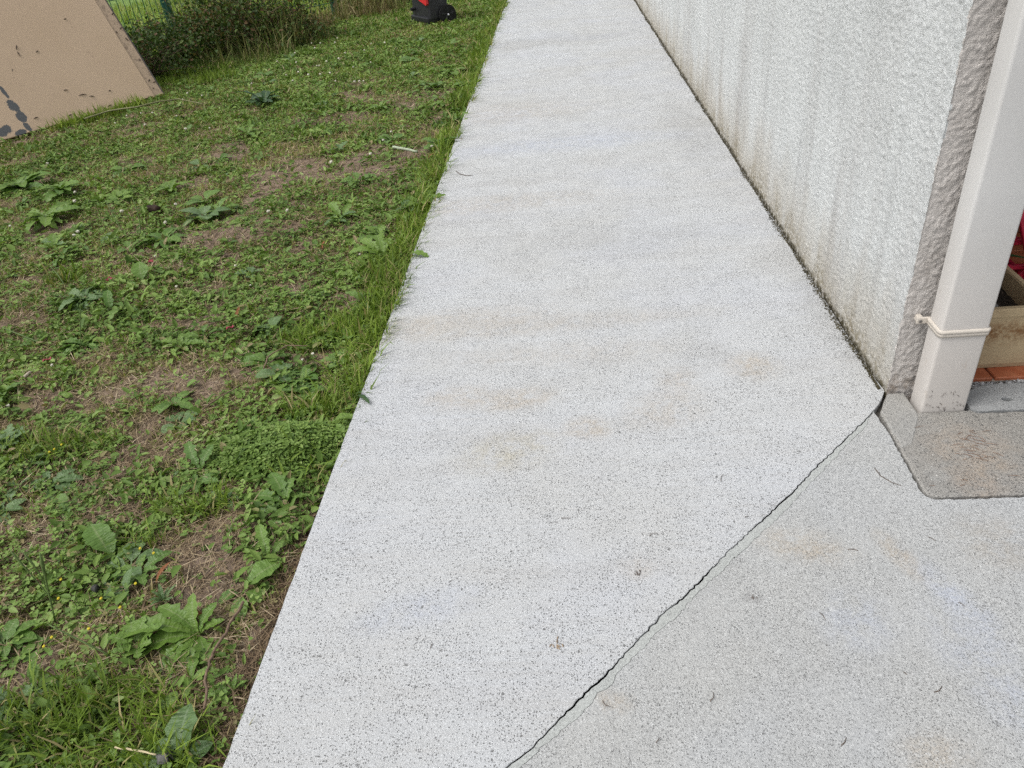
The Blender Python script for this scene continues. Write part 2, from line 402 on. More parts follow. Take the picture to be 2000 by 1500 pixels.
hole = [(hx + 0.0105 * math.cos(a) * (1.2 if math.cos(a) > 0.6 else 1), hy + 0.0075 * math.sin(a)) for a in np.linspace(-math.pi, math.pi, 11)[:-1]]
pad_out = densify([(0.7925, yb + 0.003), (0.805, yb - 0.007), (0.958, yb - 0.009), (0.958, 1.34), (0.952, 1.357), (0.930, 1.364), (0.858, 1.366), (0.828, 1.352), (0.800, 1.338), (0.7935, 1.31)], 0.012, 0.0012, 14)
bm = bmesh.new()
def loop_edges(pts, z): vs = [bm.verts.new((p[0] - ds.location.x, p[1] - ds.location.y, z)) for p in pts]; return vs, [bm.edges.new((vs[k], vs[(k + 1) % len(vs)])) for k in range(len(vs))]
(o1, e1), (o2, e2) = loop_edges(pad_out, 0.0045), loop_edges(hole, 0.0045)
bmesh.ops.triangle_fill(bm, edges=e1 + e2, use_beauty=True)
for ring_, dz in ((o1, -0.09), (o2, -0.06)):
    lo_ = [bm.verts.new((v.co.x, v.co.y, dz)) for v in ring_]
    for k in range(len(ring_)): k2 = (k + 1) % len(ring_); bm.faces.new((ring_[k], ring_[k2], lo_[k2], lo_[k]))
bmesh.ops.recalc_face_normals(bm, faces=bm.faces)
obj("slab_lid", bm, M_pad, ds)

# ------------------------------------------------------------------ house
WX0, WX1, WY = 0.650, 0.818, 1.355
house = thing("house_corner", "white roughcast house wall with bare beige render on its narrow end", "house wall", (0.73, 1.36, 0))
def house_mesh():
    ys = [WY]
    while ys[-1] < 9.5: ys.append(ys[-1] + 0.0030 * ys[-1] / 1.2)
    ys.append(16.0)
    left = [(WX0, y) for y in ys[::-1]]
    front = [(WX0 + (WX1 - WX0) * k / 56, WY) for k in range(1, 57)]
    right = [(WX1, WY + d) for d in list(np.linspace(0.004, 0.4, 70)) + [3.4]]
    prof = np.array(left + front + right); n = len(prof)
    t = np.gradient(prof, axis=0); t /= np.linalg.norm(t, axis=1)[:, None]
    nrm = np.stack([t[:, 1], -t[:, 0]], 1)                  # outward
    zs = np.concatenate([np.arange(-0.06, 0.92, 0.0036), np.linspace(0.93, 2.7, 30)])
    m = len(zs)
    P = np.zeros((m, n, 3)); P[:, :, :2] = prof[None]; P[:, :, 2] = zs[:, None]
    fl = P.reshape(-1, 3)
    d = vnoise(fl, 205, 1) * 0.85 + vnoise(fl, 110, 2) * 0.06 + vnoise(fl + 3.7, 330, 5) * 0.25
    d = np.clip(d - 0.45, 0, 1) * 0.0065 + (vnoise(fl, 9, 3) - 0.5) * 0.004
    Nn = np.repeat(np.concatenate([nrm, np.zeros((n, 1))], 1)[None], m, 0).reshape(-1, 3)
    V = fl + Nn * (d - 0.003)[:, None]
    ii, jj = np.meshgrid(np.arange(m - 1), np.arange(n - 1), indexing='ij')
    a = ii * n + jj
    Q = np.stack([a, a + 1, a + 1 + n, a + n], -1).reshape(-1, 4)
    jc = len(left) - 1
    zc = zs[ii].ravel(); wob = np.round(2.2 * (n2(zc * 0 + 3.0, zc, 14, 4) - 0.5) * 2 + 1.2 * (n2(zc * 0, zc, 70, 6) - 0.5) * 2)
    white = jj.ravel() < jc + wob
    return V, Q[white], Q[~white]
V, Qw, Qb = house_mesh()
V = V - np.array([0.73, 1.36, 0])
def sub(V, Q):
    u, inv = np.unique(Q, return_inverse=True); return V[u], inv.reshape(Q.shape)
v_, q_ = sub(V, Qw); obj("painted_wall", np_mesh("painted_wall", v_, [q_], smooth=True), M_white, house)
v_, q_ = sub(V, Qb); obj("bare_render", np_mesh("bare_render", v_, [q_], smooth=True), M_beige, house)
# added near-black surfaces to keep the terrace dark: back wall, end wall and ceiling
hx0, hy0 = 0.73, 1.36
box("shade_back_wall", (0.83 - hx0, 2.3 - hy0, -0.1), (2.2 - hx0, 2.5 - hy0, 2.6), M_dark, house)
box("shade_end_wall", (2.0 - hx0, 1.40 - hy0, -0.1), (2.2 - hx0, 2.29 - hy0, 2.6), M_dark, house)
box("shade_ceiling", (0.83 - hx0, 1.40 - hy0, 2.2), (1.99 - hx0, 2.29 - hy0, 2.3), M_dark, house)

# ------------------------------------------------------------------ terrace tiles, rubble strip
ter = obj("terrace", None)
bpy.data.objects.remove(ter)
ter = box("terrace", (0.835, 1.388, -0.10), (1.99, 2.29, -0.004), plain("tile_grout", (0.40, 0.35, 0.29), 0.95, 0.2, 60))
ter["kind"] = "structure"
s = NT("terracotta"); v = s.pos()
inf = s.n('ShaderNodeObjectInfo').outputs['Random']
c = s.mix(inf, (0.27, 0.070, 0.028), (0.34, 0.095, 0.040))
c = s.mix(s.rng(s.noise(v, 25, 5, 0.7), 0.4, 0.75, 0.0, 0.6), c, (0.42, 0.17, 0.085))
M_tile = s.done(c, 0.55, s.bump(s.noise(v, 80, 4), 0.15, 0.002), 0.4)
ts = 0.196
bmt = bmesh.new(); add_box(bmt, (0, 0, -0.012), (ts, ts, 0.004), 0.002, 1)
tile_me = bpy.data.meshes.new("tile"); bmt.to_mesh(tile_me); bmt.free(); tile_me.materials.append(M_tile)
for i in range(-1, 4):
    for j in range(0, 4):
        x0 = 0.890 + i * (ts + 0.005); y0 = 1.3885 + j * (ts + 0.005)
        if i == -1: continue
        o = bpy.data.objects.new("tile", tile_me); COL.objects.link(o); o.parent = ter; o.location = (x0, y0, random.uniform(-.0006, .0006))
bmt = bmesh.new(); add_box(bmt, (0, 0, -0.012), (0.055, ts, 0.004), 0.002, 1)
cut_me = bpy.data.meshes.new("tile"); bmt.to_mesh(cut_me); bmt.free(); cut_me.materials.append(M_tile)
for j in range(0, 4):
    o = bpy.data.objects.new("tile", cut_me); COL.objects.link(o); o.parent = ter; o.location = (0.830, 1.3885 + j * (ts + 0.005), 0)

def stones(n, xr, yr, z, smin, smax, seed):
    r = np.random.default_rng(seed); V, Fq, off = [], [], 0
    base = np.array([(x, y, zz) for x in (-1, 1) for y in (-1, 1) for zz in (-1, 1)], float) * 0.62
    oct_ = np.array([(1, 0, 0), (-1, 0, 0), (0, 1, 0), (0, -1, 0), (0, 0, 1), (0, 0, -1)], float)
    tri = np.array([(0, 2, 4), (2, 1, 4), (1, 3, 4), (3, 0, 4), (2, 0, 5), (1, 2, 5), (3, 1, 5), (0, 3, 5)])
    for _ in range(n):
        sz = r.uniform(smin, smax); v = oct_ * (1 + r.uniform(-.35, .35, (6, 1))) * np.array([1, r.uniform(.6, 1.2), r.uniform(.4, .8)]) * sz
        a = r.uniform(0, 6.28); c_, s_ = math.cos(a), math.sin(a)
        v = v @ np.array([[c_, s_, 0], [-s_, c_, 0], [0, 0, 1]]) + np.array([r.uniform(*xr), r.uniform(*yr), z + sz * 0.2])
        V.append(v); Fq.append(tri + off); off += 6
    return np.concatenate(V), np.concatenate(Fq)
M_gravel = plain("gravel_stone", (0.33, 0.33, 0.33), 0.9, 0.5, 90)
V, T = stones(420, (0.835, 1.3), (1.364, 1.387), -0.006, 0.003, 0.007, 3)
tag(obj("gravel", np_mesh("gravel", V, [T]), M_gravel), kind="stuff", label="grey gravel strip between drain slab and terracotta tiles", cat="gravel")

# ------------------------------------------------------------------ down pipe
s = NT("pipe_plastic"); v = s.pos(); z = s.sep(v)[2]
c = s.mix(s.rng(s.noise(v, 7, 4), 0.3, 0.7), (0.53, 0.525, 0.51), (0.565, 0.56, 0.545))
up = s.rng(z, 0.12, 0.50, 1.0, 0.0)
c = s.mix(s.math('MULTIPLY', up, 0.6), c, (0.52, 0.475, 0.43))
dirt = s.rng(s.noise(s.mapping(v, scale=(1, 1, 0.5)), 45, 6, 0.7), 0.58, 0.75)
c = s.mix(s.math('MULTIPLY', dirt, s.rng(z, 0.0, 0.5, 0.55, 0.10)), c, (0.36, 0.29, 0.23))
M_pipe = s.done(c, 0.42, s.bump(s.noise(v, 12, 2), 0.06, 0.004), 0.45)
M_clip = plain("clip_plastic", (0.53, 0.485, 0.425), 0.5, 0.06, 60)
M_screw = plain("screw_metal", (0.16, 0.15, 0.14), 0.5, 0.2, 200, metal=0.4)
dp = thing("downpipe", "cream rectangular plastic downpipe fixed to the beige wall end", "drainpipe", ((PX0 + PX1) / 2, (PY0 + PY1) / 2, 0))
cx, cy = dp.location.x, dp.location.y
def rrect(x0, x1, y0, y1, r, k=4):
    out = []
    for (ax, ay, a0) in ((x1 - r, y1 - r, 0), (x0 + r, y1 - r, 90), (x0 + r, y0 + r, 180), (x1 - r, y0 + r, 270)):
        for i in range(k + 1):
            a = math.radians(a0 + 90 * i / k); out.append((ax + r * math.cos(a), ay + r * math.sin(a)))
    return out
def ring_extrude(prof, levels):
    """levels: list of (z, grow)"""
    n = len(prof); P = np.array(prof); c0 = P.mean(0); V = []
    t = np.roll(P, -1, 0) - np.roll(P, 1, 0); t /= np.linalg.norm(t, axis=1)[:, None]; nr = np.stack([t[:, 1], -t[:, 0]], 1)
    for zz, g in levels: V.append(np.concatenate([P + nr * g, np.full((n, 1), zz)], 1))
    V = np.concatenate(V); Q = [(l * n + i, l * n + (i + 1) % n, (l + 1) * n + (i + 1) % n, (l + 1) * n + i) for l in range(len(levels) - 1) for i in range(n)]
    return V, np.array(Q)
prof = rrect(PX0 - cx, PX1 - cx, PY0 - cy, PY1 - cy, 0.006)
V, Q = ring_extrude(prof, [(zz, 0.0) for zz in np.linspace(-0.08, 2.6, 28)] + [(2.6, -0.002), (2.5, -0.002)])
pipe_me = np_mesh("pipe", V, [Q], smooth=True); obj("pipe", pipe_me, M_pipe, dp)
zc = 0.190
V, Q = ring_extrude(prof, [(zc - 0.008, 0.0003), (zc - 0.0075, 0.0032), (zc - 0.002, 0.0036), (zc - 0.0005, 0.0026), (zc + 0.001, 0.0046), (zc + 0.006, 0.0044), (zc + 0.0075, 0.0003)])
clip = obj("pipe_clip", np_mesh("pipe_clip", V, [Q]), M_clip, dp)
bm = bmesh.new(); add_box(bm, (0.6705 - cx, 1.337 - cy, zc - 0.0068), (0.6975 - cx, 1.3425 - cy, zc + 0.0068), 0.0015, 2)
add_box(bm, (0.673 - cx, 1.3425 - cy, zc - 0.006), (0.684 - cx, 1.358 - cy, zc + 0.006), 0.001, 1)
obj("clip_ear", bm, M_clip, clip)
bm = bmesh.new(); bmesh.ops.create_cone(bm, cap_ends=True, segments=10, radius1=0.0036, radius2=0.003, depth=0.002, matrix=Matrix.Translation((0.6775 - cx, 1.3362 - cy, zc - 0.001)) @ Matrix.Rotation(math.pi / 2, 4, 'X'))
obj("screw", bm, M_screw, clip)

# ------------------------------------------------------------------ planter, plant, pebbles, red chair
s = NT("planter_clay"); v = s.pos(); z = s.sep(v)[2]
c = s.mix(s.rng(s.noise(v, 18, 5, 0.7), 0.35, 0.7), (0.46, 0.36, 0.22), (0.40, 0.30, 0.18))
c = s.mix(s.math('MULTIPLY', s.blob(s.mapping(v, rot=(0, 0, 0)), 0.90, 1.42, 0.10, 0.3), s.math('MULTIPLY', s.rng(z, 0.05, 0.10), s.math('MULTIPLY', s.rng(z, 0.10, 0.135, 1.0, 0.0), s.rng(s.noise(v, 45, 5, 0.75), 0.35, 0.6)))), c, (0.20, 0.095, 0.035))
c = s.mix(s.rng(s.noise(v, 260, 3), 0.58, 0.72, 0.0, 0.5), c, (0.18, 0.12, 0.07))
M_plant = s.done(c, 0.85, s.bump(s.noise(v, 120, 4), 0.4, 0.003), 0.2)
px0, px1, py0, py1, ph = 0.8325, 0.9835, 1.42, 2.02, 0.156
pl = thing("planter_trough", "sandy clay planter trough with brown stained end, standing on terracotta tiles", "planter", ((px0 + px1) / 2, (py0 + py1) / 2, 0.0045))
qx, qy = pl.location.x, pl.location.y; zb = 0.0
def hollow_trough():
    bm = bmesh.new(); w = 0.011
    X0, X1, Y0, Y1 = px0 - qx, px1 - qx, py0 - qy, py1 - qy; ztop = ph - 0.0045
    loops = [[(X0 + .006, Y0 + .008, 0), (X1 - .006, Y0 + .008, 0), (X1 - .006, Y1 - .008, 0), (X0 + .006, Y1 - .008, 0)]]
    def L(g, zz): return [(X0 + g, Y0 + g, zz), (X1 - g, Y0 + g, zz), (X1 - g, Y1 - g, zz), (X0 + g, Y1 - g, zz)]
    loops += [[(x, y, 0.012) for x, y, _ in L(.004, 0)], L(.003, ztop - .022), L(-.001, ztop - .019), L(-.001, ztop - .002), L(.001, ztop), L(w, ztop), L(w + .002, ztop - .004), L(w + .004, 0.02)]
    vv = [[bm.verts.new(p) for p in l] for l in loops]
    for a, b in zip(vv[:-1], vv[1:]):
        for i in range(4): bm.faces.new((a[i], a[(i + 1) % 4], b[(i + 1) % 4], b[i]))
    bm.faces.new(vv[0][::-1]); bm.faces.new(vv[-1])
    return bm
obj("trough", hollow_trough(), M_plant, pl)
s = NT("potting_soil"); v = s.pos()
c = s.mix(s.rng(s.noise(v, 60, 5, 0.7), 0.4, 0.65), (0.022, 0.017, 0.013), (0.06, 0.045, 0.034))
M_psoil = s.done(c, 0.95, s.bump(s.noise(v, 90, 5, 0.7), 1.0, 0.01), 0.2)
gx, gy = np.meshgrid(np.linspace(px0 - qx + .012, px1 - qx - .012, 26), np.linspace(py0 - qy + .012, py1 - qy - .012, 90))
gz = 0.104 + 0.016 * (n2(gx.ravel(), gy.ravel(), 60, 3) - .5) + 0.008 * n2(gx.ravel(), gy.ravel(), 160, 4)
V = np.stack([gx.ravel(), gy.ravel(), gz], 1); a = (np.arange(89)[:, None] * 26 + np.arange(25)[None]).ravel()
obj("soil", np_mesh("soil", V, [np.stack([a, a + 1, a + 27, a + 26], 1)]), M_psoil, pl)
def pebble(name, loc, r, mat, label):
    bm = bmesh.new(); bmesh.ops.create_icosphere(bm, subdivisions=2, radius=1.0)
    for vv in bm.verts:
        k = 1 + 0.15 * math.sin(5 * vv.co.x + 3 * vv.co.y + loc[0] * 90); vv.co = Vector((vv.co.x * r[0] * k, vv.co.y * r[1] * k, vv.co.z * r[2]))
    for f in bm.faces: f.smooth = True
    o = obj(name, bm, mat); o.location = loc; tag(o, label, "pebble", "pebbles lying on the planter soil"); return o
M_peb = plain("pebble_stone", (0.15, 0.15, 0.145), 0.8, 0.3, 70); M_peb2 = plain("pebble_stone_blue", (0.10, 0.12, 0.15), 0.8, 0.3, 70)
pebble("pebble", (0.880, 1.446, 0.118), (0.016, 0.011, 0.007), M_peb, "flat grey pebble in the planter soil nearest the downpipe")
pebble("pebble", (0.935, 1.450, 0.118), (0.018, 0.012, 0.008), M_peb2, "bluish grey pebble in the planter soil near its front rim")
pebble("pebble", (0.905, 1.50, 0.119), (0.013, 0.010, 0.007), M_peb, "small grey pebble further back in the planter soil")
s = NT("strap_leaf"); c = s.mix(s.noise(s.objc(), 30, 3), (0.02, 0.05, 0.02), (0.035, 0.075, 0.025)); M_strap = s.done_leaf(c, 0.4, 0.15)
sp = thing("strap_leaved_plant", "dark green strap leaved plant growing in the clay planter", "plant", (0.925, 1.72, 0.112), 0, None)
for az, L, up_ in ((-2.6, .16, .9), (-0.4, .18, .7), (0.6, .20, 1.1), (1.9, .17, .8), (3.0, .12, .5), (-1.5, .12, 1.0)):
    t = np.linspace(0, 1, 9); xx = L * t; zz = L * up_ * t - L * 1.1 * up_ * t ** 2 * 0.8; w = 0.007 * np.sin(np.pi * np.clip(t * .9 + .1, 0, 1)) + .0004
    Vv = np.concatenate([np.stack([xx, -w, zz + .2 * w], 1), np.stack([xx, 0 * w, zz - .1 * w], 1), np.stack([xx, w, zz + .2 * w], 1)]); a = np.arange(8)
    Qq = np.concatenate([np.stack([a, a + 9, a + 10, a + 1], 1), np.stack([a + 9, a + 18, a + 19, a + 10], 1)])
    o = obj("leaf", np_mesh("leaf", Vv, [Qq], smooth=True), M_strap, sp); o.rotation_euler = (0, 0, az)

M_red = plain("red_paint", (0.42, 0.012, 0.045), 0.45, 0.15, 60, spec=0.5)
ch = thing("red_chair", "red painted folding garden chair in the dark terrace behind the planter", "chair", (1.15, 1.86, 0.0045))
def beam(name, a, b, w, d, mat, parent):
    a = Vector(a); b = Vector(b); L = (b - a).length
    bm = bmesh.new(); add_box(bm, (-w / 2, -d / 2, 0), (w / 2, d / 2, L), min(w, d) * 0.15, 1)
    o = obj(name, bm, mat, parent); o.location = a; o.rotation_euler = (b - a).to_track_quat('Z', 'Y').to_euler(); return o
# legs cross in the X-Z plane, at the front (near) and back frame
for y in (-0.16, 0.24):
    beam("leg", (-0.165, y, 0.36) if y < 0 else (-0.165, y, 0.45), (-0.01 if y < 0 else 0.02, y, 0.0), 0.012, 0.028, M_red, ch)
    beam("leg", (0.24, y + 0.03, 0.44), (-0.10, y + 0.03, 0.0), 0.012, 0.028, M_red, ch)
for (z_, x_) in ((0.055, -0.045), (0.165, -0.105), (0.30, -0.14)):
    beam("crossbar", (x_, -0.14, z_), (x_, 0.22, z_), 0.014, 0.012, M_red, ch)
beam("crossbar", (-0.17, -0.130, 0.155), (0.17, -0.130, 0.155), 0.014, 0.016, M_red, ch)
beam("crossbar", (-0.17, -0.128, 0.085), (0.17, -0.128, 0.085), 0.010, 0.012, M_red, ch)
for k in range(6):
    beam("seat_slat", (-0.17 + k * 0.072, -0.17, 0.45), (-0.17 + k * 0.072, 0.26, 0.45), 0.012, 0.055, M_red, ch)
for y in (-0.16, 0.24): beam("back_post", (0.25, y, 0.44), (0.36, y, 0.86), 0.014, 0.028, M_red, ch)
for k in range(3): beam("back_slat", (0.29 + k * 0.026, -0.17, 0.58 + k * 0.11), (0.29 + k * 0.026, 0.25, 0.58 + k * 0.11), 0.012, 0.055, M_red, ch)

# ------------------------------------------------------------------ lawn: soil sheet and plant cover
LZ = -0.034
def ell(px, py, rx, ry, k=1.0): p = gp(px, py, -0.02); return (p[0], p[1], rx, ry, k)
BARE = [ell(80, 1060, .10, .06, .6), ell(60, 770, .14, .05, .7), ell(400, 560, .08, .04, .6), ell(170, 690, .10, .04, .5), ell(590, 330, .42, .20, 1), ell(640, 232, .45, .14, .6), ell(440, 452, .16, .10, 1), ell(330, 745, .23, .09, 1), ell(180, 930, .14, .07, .9), ell(410, 1065, .13, .08, .9),
        ell(45, 1300, .055, .05, 1.3), ell(505, 695, .11, .04, .9), ell(755, 190, .4, .12, .5), ell(240, 1000, .09, .05, .6), ell(700, 160, .4, .14, .5), ell(130, 780, .18, .05, .6), ell(440, 1020, .07, .05, .6),
        ell(320, 440, .14, .06, .7), ell(340, 620, .12, .05, .6), ell(270, 880, .16, .05, .55), ell(560, 320, .3, .14, .5), ell(488, 1265, .028, .10, 1.2), ell(560, 1130, .02, .06, .9), ell(445, 1400, .015, .08, .9), ell(60, 620, .2, .05, .4)]
DRY = [ell(150, 760, .35, .15, .8), ell(120, 960, .28, .14, .75), ell(60, 1250, .16, .10, .7), ell(330, 560, .25, .12, .5), ell(250, 340, .5, .2, .5), ell(100, 500, .42, .16, 1), ell(570, 300, .5, .25, .8), ell(390, 1075, .18, .10, .9), ell(290, 1165, .07, .05, 1.2), ell(620, 600, .10, .08, 1), ell(90, 660, .2, .07, .6), ell(700, 260, .5, .2, .5), ell(70, 430, .3, .1, .6),
       ell(240, 640, .15, .06, .7), ell(330, 760, .3, .14, .7), ell(200, 950, .2, .10, .6), ell(70, 830, .25, .08, .6), ell(480, 1160, .12, .08, .5), ell(200, 260, .5, .2, .4), ell(520, 370, .3, .12, .7), ell(460, 1300, .06, .15, .5), ell(730, 370, .1, .12, .6)]
LUSH = [ell(60, 1400, .12, .06, .7), ell(250, 1440, .2, .06, .9), ell(430, 1440, .03, .06, .7), ell(250, 1060, .08, .03, .6), ell(420, 1440, .06, .05, .5), ell(640, 790, .12, .06, 1), ell(690, 640, .16, .14, 1), ell(150, 1420, .16, .06, .9), ell(330, 1460, .12, .05, .8), ell(380, 985, .10, .04, .8), ell(370, 140, .5, .2, 1), ell(140, 535, .10, .06, .6), ell(560, 650, .07, .06, .7), ell(120, 870, .2, .05, .5)]
COVER = [ell(545, 875, .145, .085, 1.6), ell(470, 855, .06, .05, 1.0), ell(590, 830, .07, .05, 1), ell(50, 900, .14, .06, .7), ell(170, 1160, .09, .06, .7), ell(180, 300, .5, .3, .5), ell(400, 560, .3, .15, .4), ell(130, 620, .16, .08, .7), ell(60, 370, .35, .12, .9), ell(540, 1000, .10, .08, .8), ell(300, 500, .25, .1, .5), ell(480, 120, .9, .6, .5)]
def mask(L, x, y):
    m = np.zeros_like(x); w = 0.9 * (n2(x, y, 9, 31) - .5) + 0.6 * (n2(x, y, 28, 32) - .5) + 0.35 * (n2(x, y, 70, 33) - .5)
    for (ex, ey, rx, ry, k) in L:
        d = np.sqrt(((x - ex) / rx) ** 2 + ((y - ey) / ry) ** 2) + w * 1.3
        m = np.maximum(m, k * np.clip((1.05 - d) / 0.7, 0, 1))
    return m
def bare_m(x, y):
    b = mask(BARE, x, y) + 0.75 * np.clip((n2(x, y, 4.5, 41) * .5 + n2(x, y, 13, 42) * .5 - 0.56) * 6, 0, 1) * (y < 5)
    return np.clip(b, 0, 1)
def dry_m(x, y): return np.clip(mask(DRY, x, y) + 0.6 * np.clip((n2(x, y, 3.0, 51) * .6 + n2(x, y, 11, 52) * .4 - .52) * 5, 0, 1), 0, 1)
def edge_m(x, y):
    w = 0.16 + 0.10 * (n2(x, y, 5, 61) - .5)
    return np.clip((x - (XL - w)) / 0.10, 0, 1) * np.clip((y - 1.15) / .25, 0, 1)
def lush_m(x, y): return np.clip(mask(LUSH, x, y) + edge_m(x, y) * np.clip(-.12 + 1.9 * n2(x, y, 7, 62), .12, 1), 0, 1)
def cover_m(x, y): return np.clip(mask(COVER, x, y), 0, 1)
def gz_(x, y): return LZ - 0.022 * np.clip(1 - np.abs(x - XL) / .05, 0, 1) * np.clip((1.25 - y) / .2, 0, 1) * (y > .3) + 0.022 * (n2(x, y, 6, 71) - .5) + 0.010 * (n2(x, y, 30, 72) - .5)

# soil sheet: fine near, coarse far, reaching the horizon
ys = [-6.0, -2.0, -0.5, 0.2]
while ys[-1] < 12: ys.append(ys[-1] + max(0.012, 0.012 * ys[-1]))
ys += [14, 18, 26, 45, 90, 200]
ys = np.array(ys); us = np.concatenate([[0, .004], np.linspace(0.02, 1, 130)])
wx = np.clip(0.9 + 0.9 * np.abs(ys), 1.2, 260); wx[ys > 12] = 200; wx[ys < 0] = 12
X = (XL + 0.02) - us[None] ** 1.15 * wx[:, None]; Yg = np.repeat(ys[:, None], len(us), 1)
x_, y_ = X.ravel(), Yg.ravel(); z_ = gz_(x_, y_)
b_ = bare_m(x_, y_) * (y_ < 9.5); d_ = dry_m(x_, y_) * (y_ < 9.5)
z_ = z_ + 0.006 * b_ * n2(x_, y_, 80, 5)
a = (np.arange(len(ys) - 1)[:, None] * len(us) + np.arange(len(us) - 1)[None]).ravel(); nu = len(us)
me = np_mesh("lawn", np.stack([x_, y_, z_], 1), [np.stack([a, a + nu, a + nu + 1, a + 1], 1)], {"bare": b_, "dry": d_}, smooth=True)
s = NT("lawn_soil"); v = s.pos(); xyz = s.sep(v)
soil = s.mix(s.rng(s.noise(v, 55, 6, 0.7), 0.3, 0.7), (0.12, 0.086, 0.06), (0.265, 0.20, 0.15))
thatch = s.mix(s.rng(s.noise(v, 120, 5, 0.7), 0.35, 0.65), (0.07, 0.055, 0.028), (0.22, 0.175, 0.095))
c = s.mix(s.rng(s.attr("bare"), 0.2, 0.8), thatch, soil)
far = s.mix(s.rng(s.noise(v, 9, 5, 0.7), 0.35, 0.65), (0.09, 0.16, 0.035), (0.18, 0.26, 0.07))
c = s.mix(s.rng(xyz[1], 7.5, 9.5), c, far)
M_soil = s.done(c, 0.95, s.bump(s.noise(v, 160, 5, 0.7), 0.9, 0.006), 0.15)
lawn = obj("lawn", me, M_soil); lawn["kind"] = "structure"
base = box("ground", (XL + 0.02, -6, -0.12), (200, 200, -0.101), plain("earth", (0.12, 0.09, 0.06), 0.95, 0.3, 20)); base["kind"] = "structure"

# -------- numpy plant makers
def rot_zyx(az, pitch, roll):
    ca, sa, cp, sp_, cr, sr = np.cos(az), np.sin(az), np.cos(pitch), np.sin(pitch), np.cos(roll), np.sin(roll)
    R = np.zeros((len(az), 3, 3))
    # Rz(az) * Ry(-pitch) * Rx(roll)
    R[:, 0, 0] = ca * cp; R[:, 1, 0] = sa * cp; R[:, 2, 0] = sp_
    R[:, 0, 1] = -sa * cr - ca * sp_ * sr; R[:, 1, 1] = ca * cr - sa * sp_ * sr; R[:, 2, 1] = cp * sr
    R[:, 0, 2] = sa * sr - ca * sp_ * cr; R[:, 1, 2] = -ca * sr - sa * sp_ * cr; R[:, 2, 2] = cp * cr
    return R
HEX = np.array([(0, 0), (.30, .46), (.70, .40), (1, 0), (.70, -.40), (.30, -.46)])
HEART = np.array([(0, 0), (.45, .34), (.92, .36), (.84, 0), (.92, -.36), (.45, -.34)])
def leaves(pos, az, pitch, roll, L, W, fold=0.25, droop=0.25, shape=HEX):
    n = len(pos); P = np.zeros((n, 6, 3)); P[:, :, 0] = shape[:, 0] * L[:, None]; P[:, :, 1] = shape[:, 1] * W[:, None]
    P[:, :, 2] = np.abs(shape[:, 1]) * W[:, None] * fold * 2 - droop * L[:, None] * shape[:, 0] ** 2
    V = np.einsum('nij,nkj->nki', rot_zyx(az, pitch, roll), P) + pos[:, None]
    a = np.arange(n)[:, None] * 6
    return V.reshape(-1, 3), np.concatenate([a + np.array([0, 3, 2, 1]), a + np.array([0, 5, 4, 3])])
def blades(pos, az, lean, h, w, curl=0.6):
    n = len(pos); t = np.array([0, .55, 1.0]); dx = np.stack([np.cos(az), np.sin(az), 0 * az], 1); ta = az + np.pi / 2 + rng.normal(0, .5, n)
    sx = np.stack([np.cos(ta), np.sin(ta), 0 * ta], 1)
    V = np.zeros((n, 5, 3))
    for k, tt in enumerate(t):
        th = lean * (1 - curl * (1 - tt))
        c = pos + dx * (h * tt * np.sin(th))[:, None] + np.array([0, 0, 1.0]) * (h * tt * np.cos(th))[:, None]
        if k < 2:
            ww = (w * (0.5 if k else .42))[:, None]; V[:, 2 * k] = c - sx * ww; V[:, 2 * k + 1] = c + sx * ww
        else: V[:, 4] = c
    a = np.arange(n)[:, None] * 5
    return V.reshape(-1, 3), a + np.array([0, 1, 3, 2]), a + np.array([2, 3, 4])

FA = gp(350, 92)[:2]; FB = gp(655, 24)[:2]; FD = (FB - FA) / np.linalg.norm(FB - FA); FN = np.array([-FD[1], FD[0]])    # fence line
def fence_side(x, y): return (x - FA[0]) * FN[0] + (y - FA[1]) * FN[1]          # > 0 beyond the fence
def scatter(density_bands, weight, over=0.0):
    out = []
    for (y0, y1, dens) in density_bands:
        xm = 0.42 + 0.74 * y1 + 0.12; wid = xm + XL
        n = int(dens * wid * (y1 - y0)); x = XL + over - rng.random(n) * (wid + over); y = y0 + rng.random(n) * (y1 - y0)
        ok = (x > -(0.42 + 0.74 * y + 0.12)) & (fence_side(x, y) < 0.25)
        x, y = x[ok], y[ok]; k = rng.random(len(x)) < weight(x, y); out.append(np.stack([x[k], y[k]], 1))
    return np.concatenate(out)

def leaf_material(name, stops, trans=0.25, rough=0.5, drycol=(0.26, 0.20, 0.11), spec=0.18):
    s = NT(name); v = s.pos()
    c = s.ramp(s.attr("tint"), stops)
    c = s.mix(s.rng(s.noise(v, 5, 3), 0.35, 0.65, 0.0, 0.35), c, tuple(x * .6 for x in stops[1][1]))
    c = s.mix(s.attr("dry"), c, drycol)
    return s.done_leaf(c, rough, trans, spec=spec)
GREENS = [(0.0, (0.080, 0.132, 0.020)), (0.35, (0.162, 0.246, 0.036)), (0.7, (0.245, 0.335, 0.052)), (0.92, (0.33, 0.40, 0.085)), (1.0, (0.38, 0.38, 0.14))]
COOLG = [(0.0, (0.060, 0.110, 0.026)), (0.4, (0.142, 0.232, 0.050)), (0.75, (0.222, 0.322, 0.080)), (1.0, (0.31, 0.39, 0.15))]
M_grass = leaf_material("grass_blades", GREENS, 0.28, 0.5, (0.38, 0.31, 0.16))
M_cover = leaf_material("cover_leaves", COOLG, 0.22, 0.5)
s = NT("dead_straw"); c = s.ramp(s.attr("tint"), [(0, (0.075, 0.045, 0.026)), (.4, (0.19, 0.135, 0.08)), (.8, (0.32, 0.25, 0.155)), (1, (0.45, 0.37, 0.25))]); M_straw = s.done_leaf(c, 0.8, 0.1)

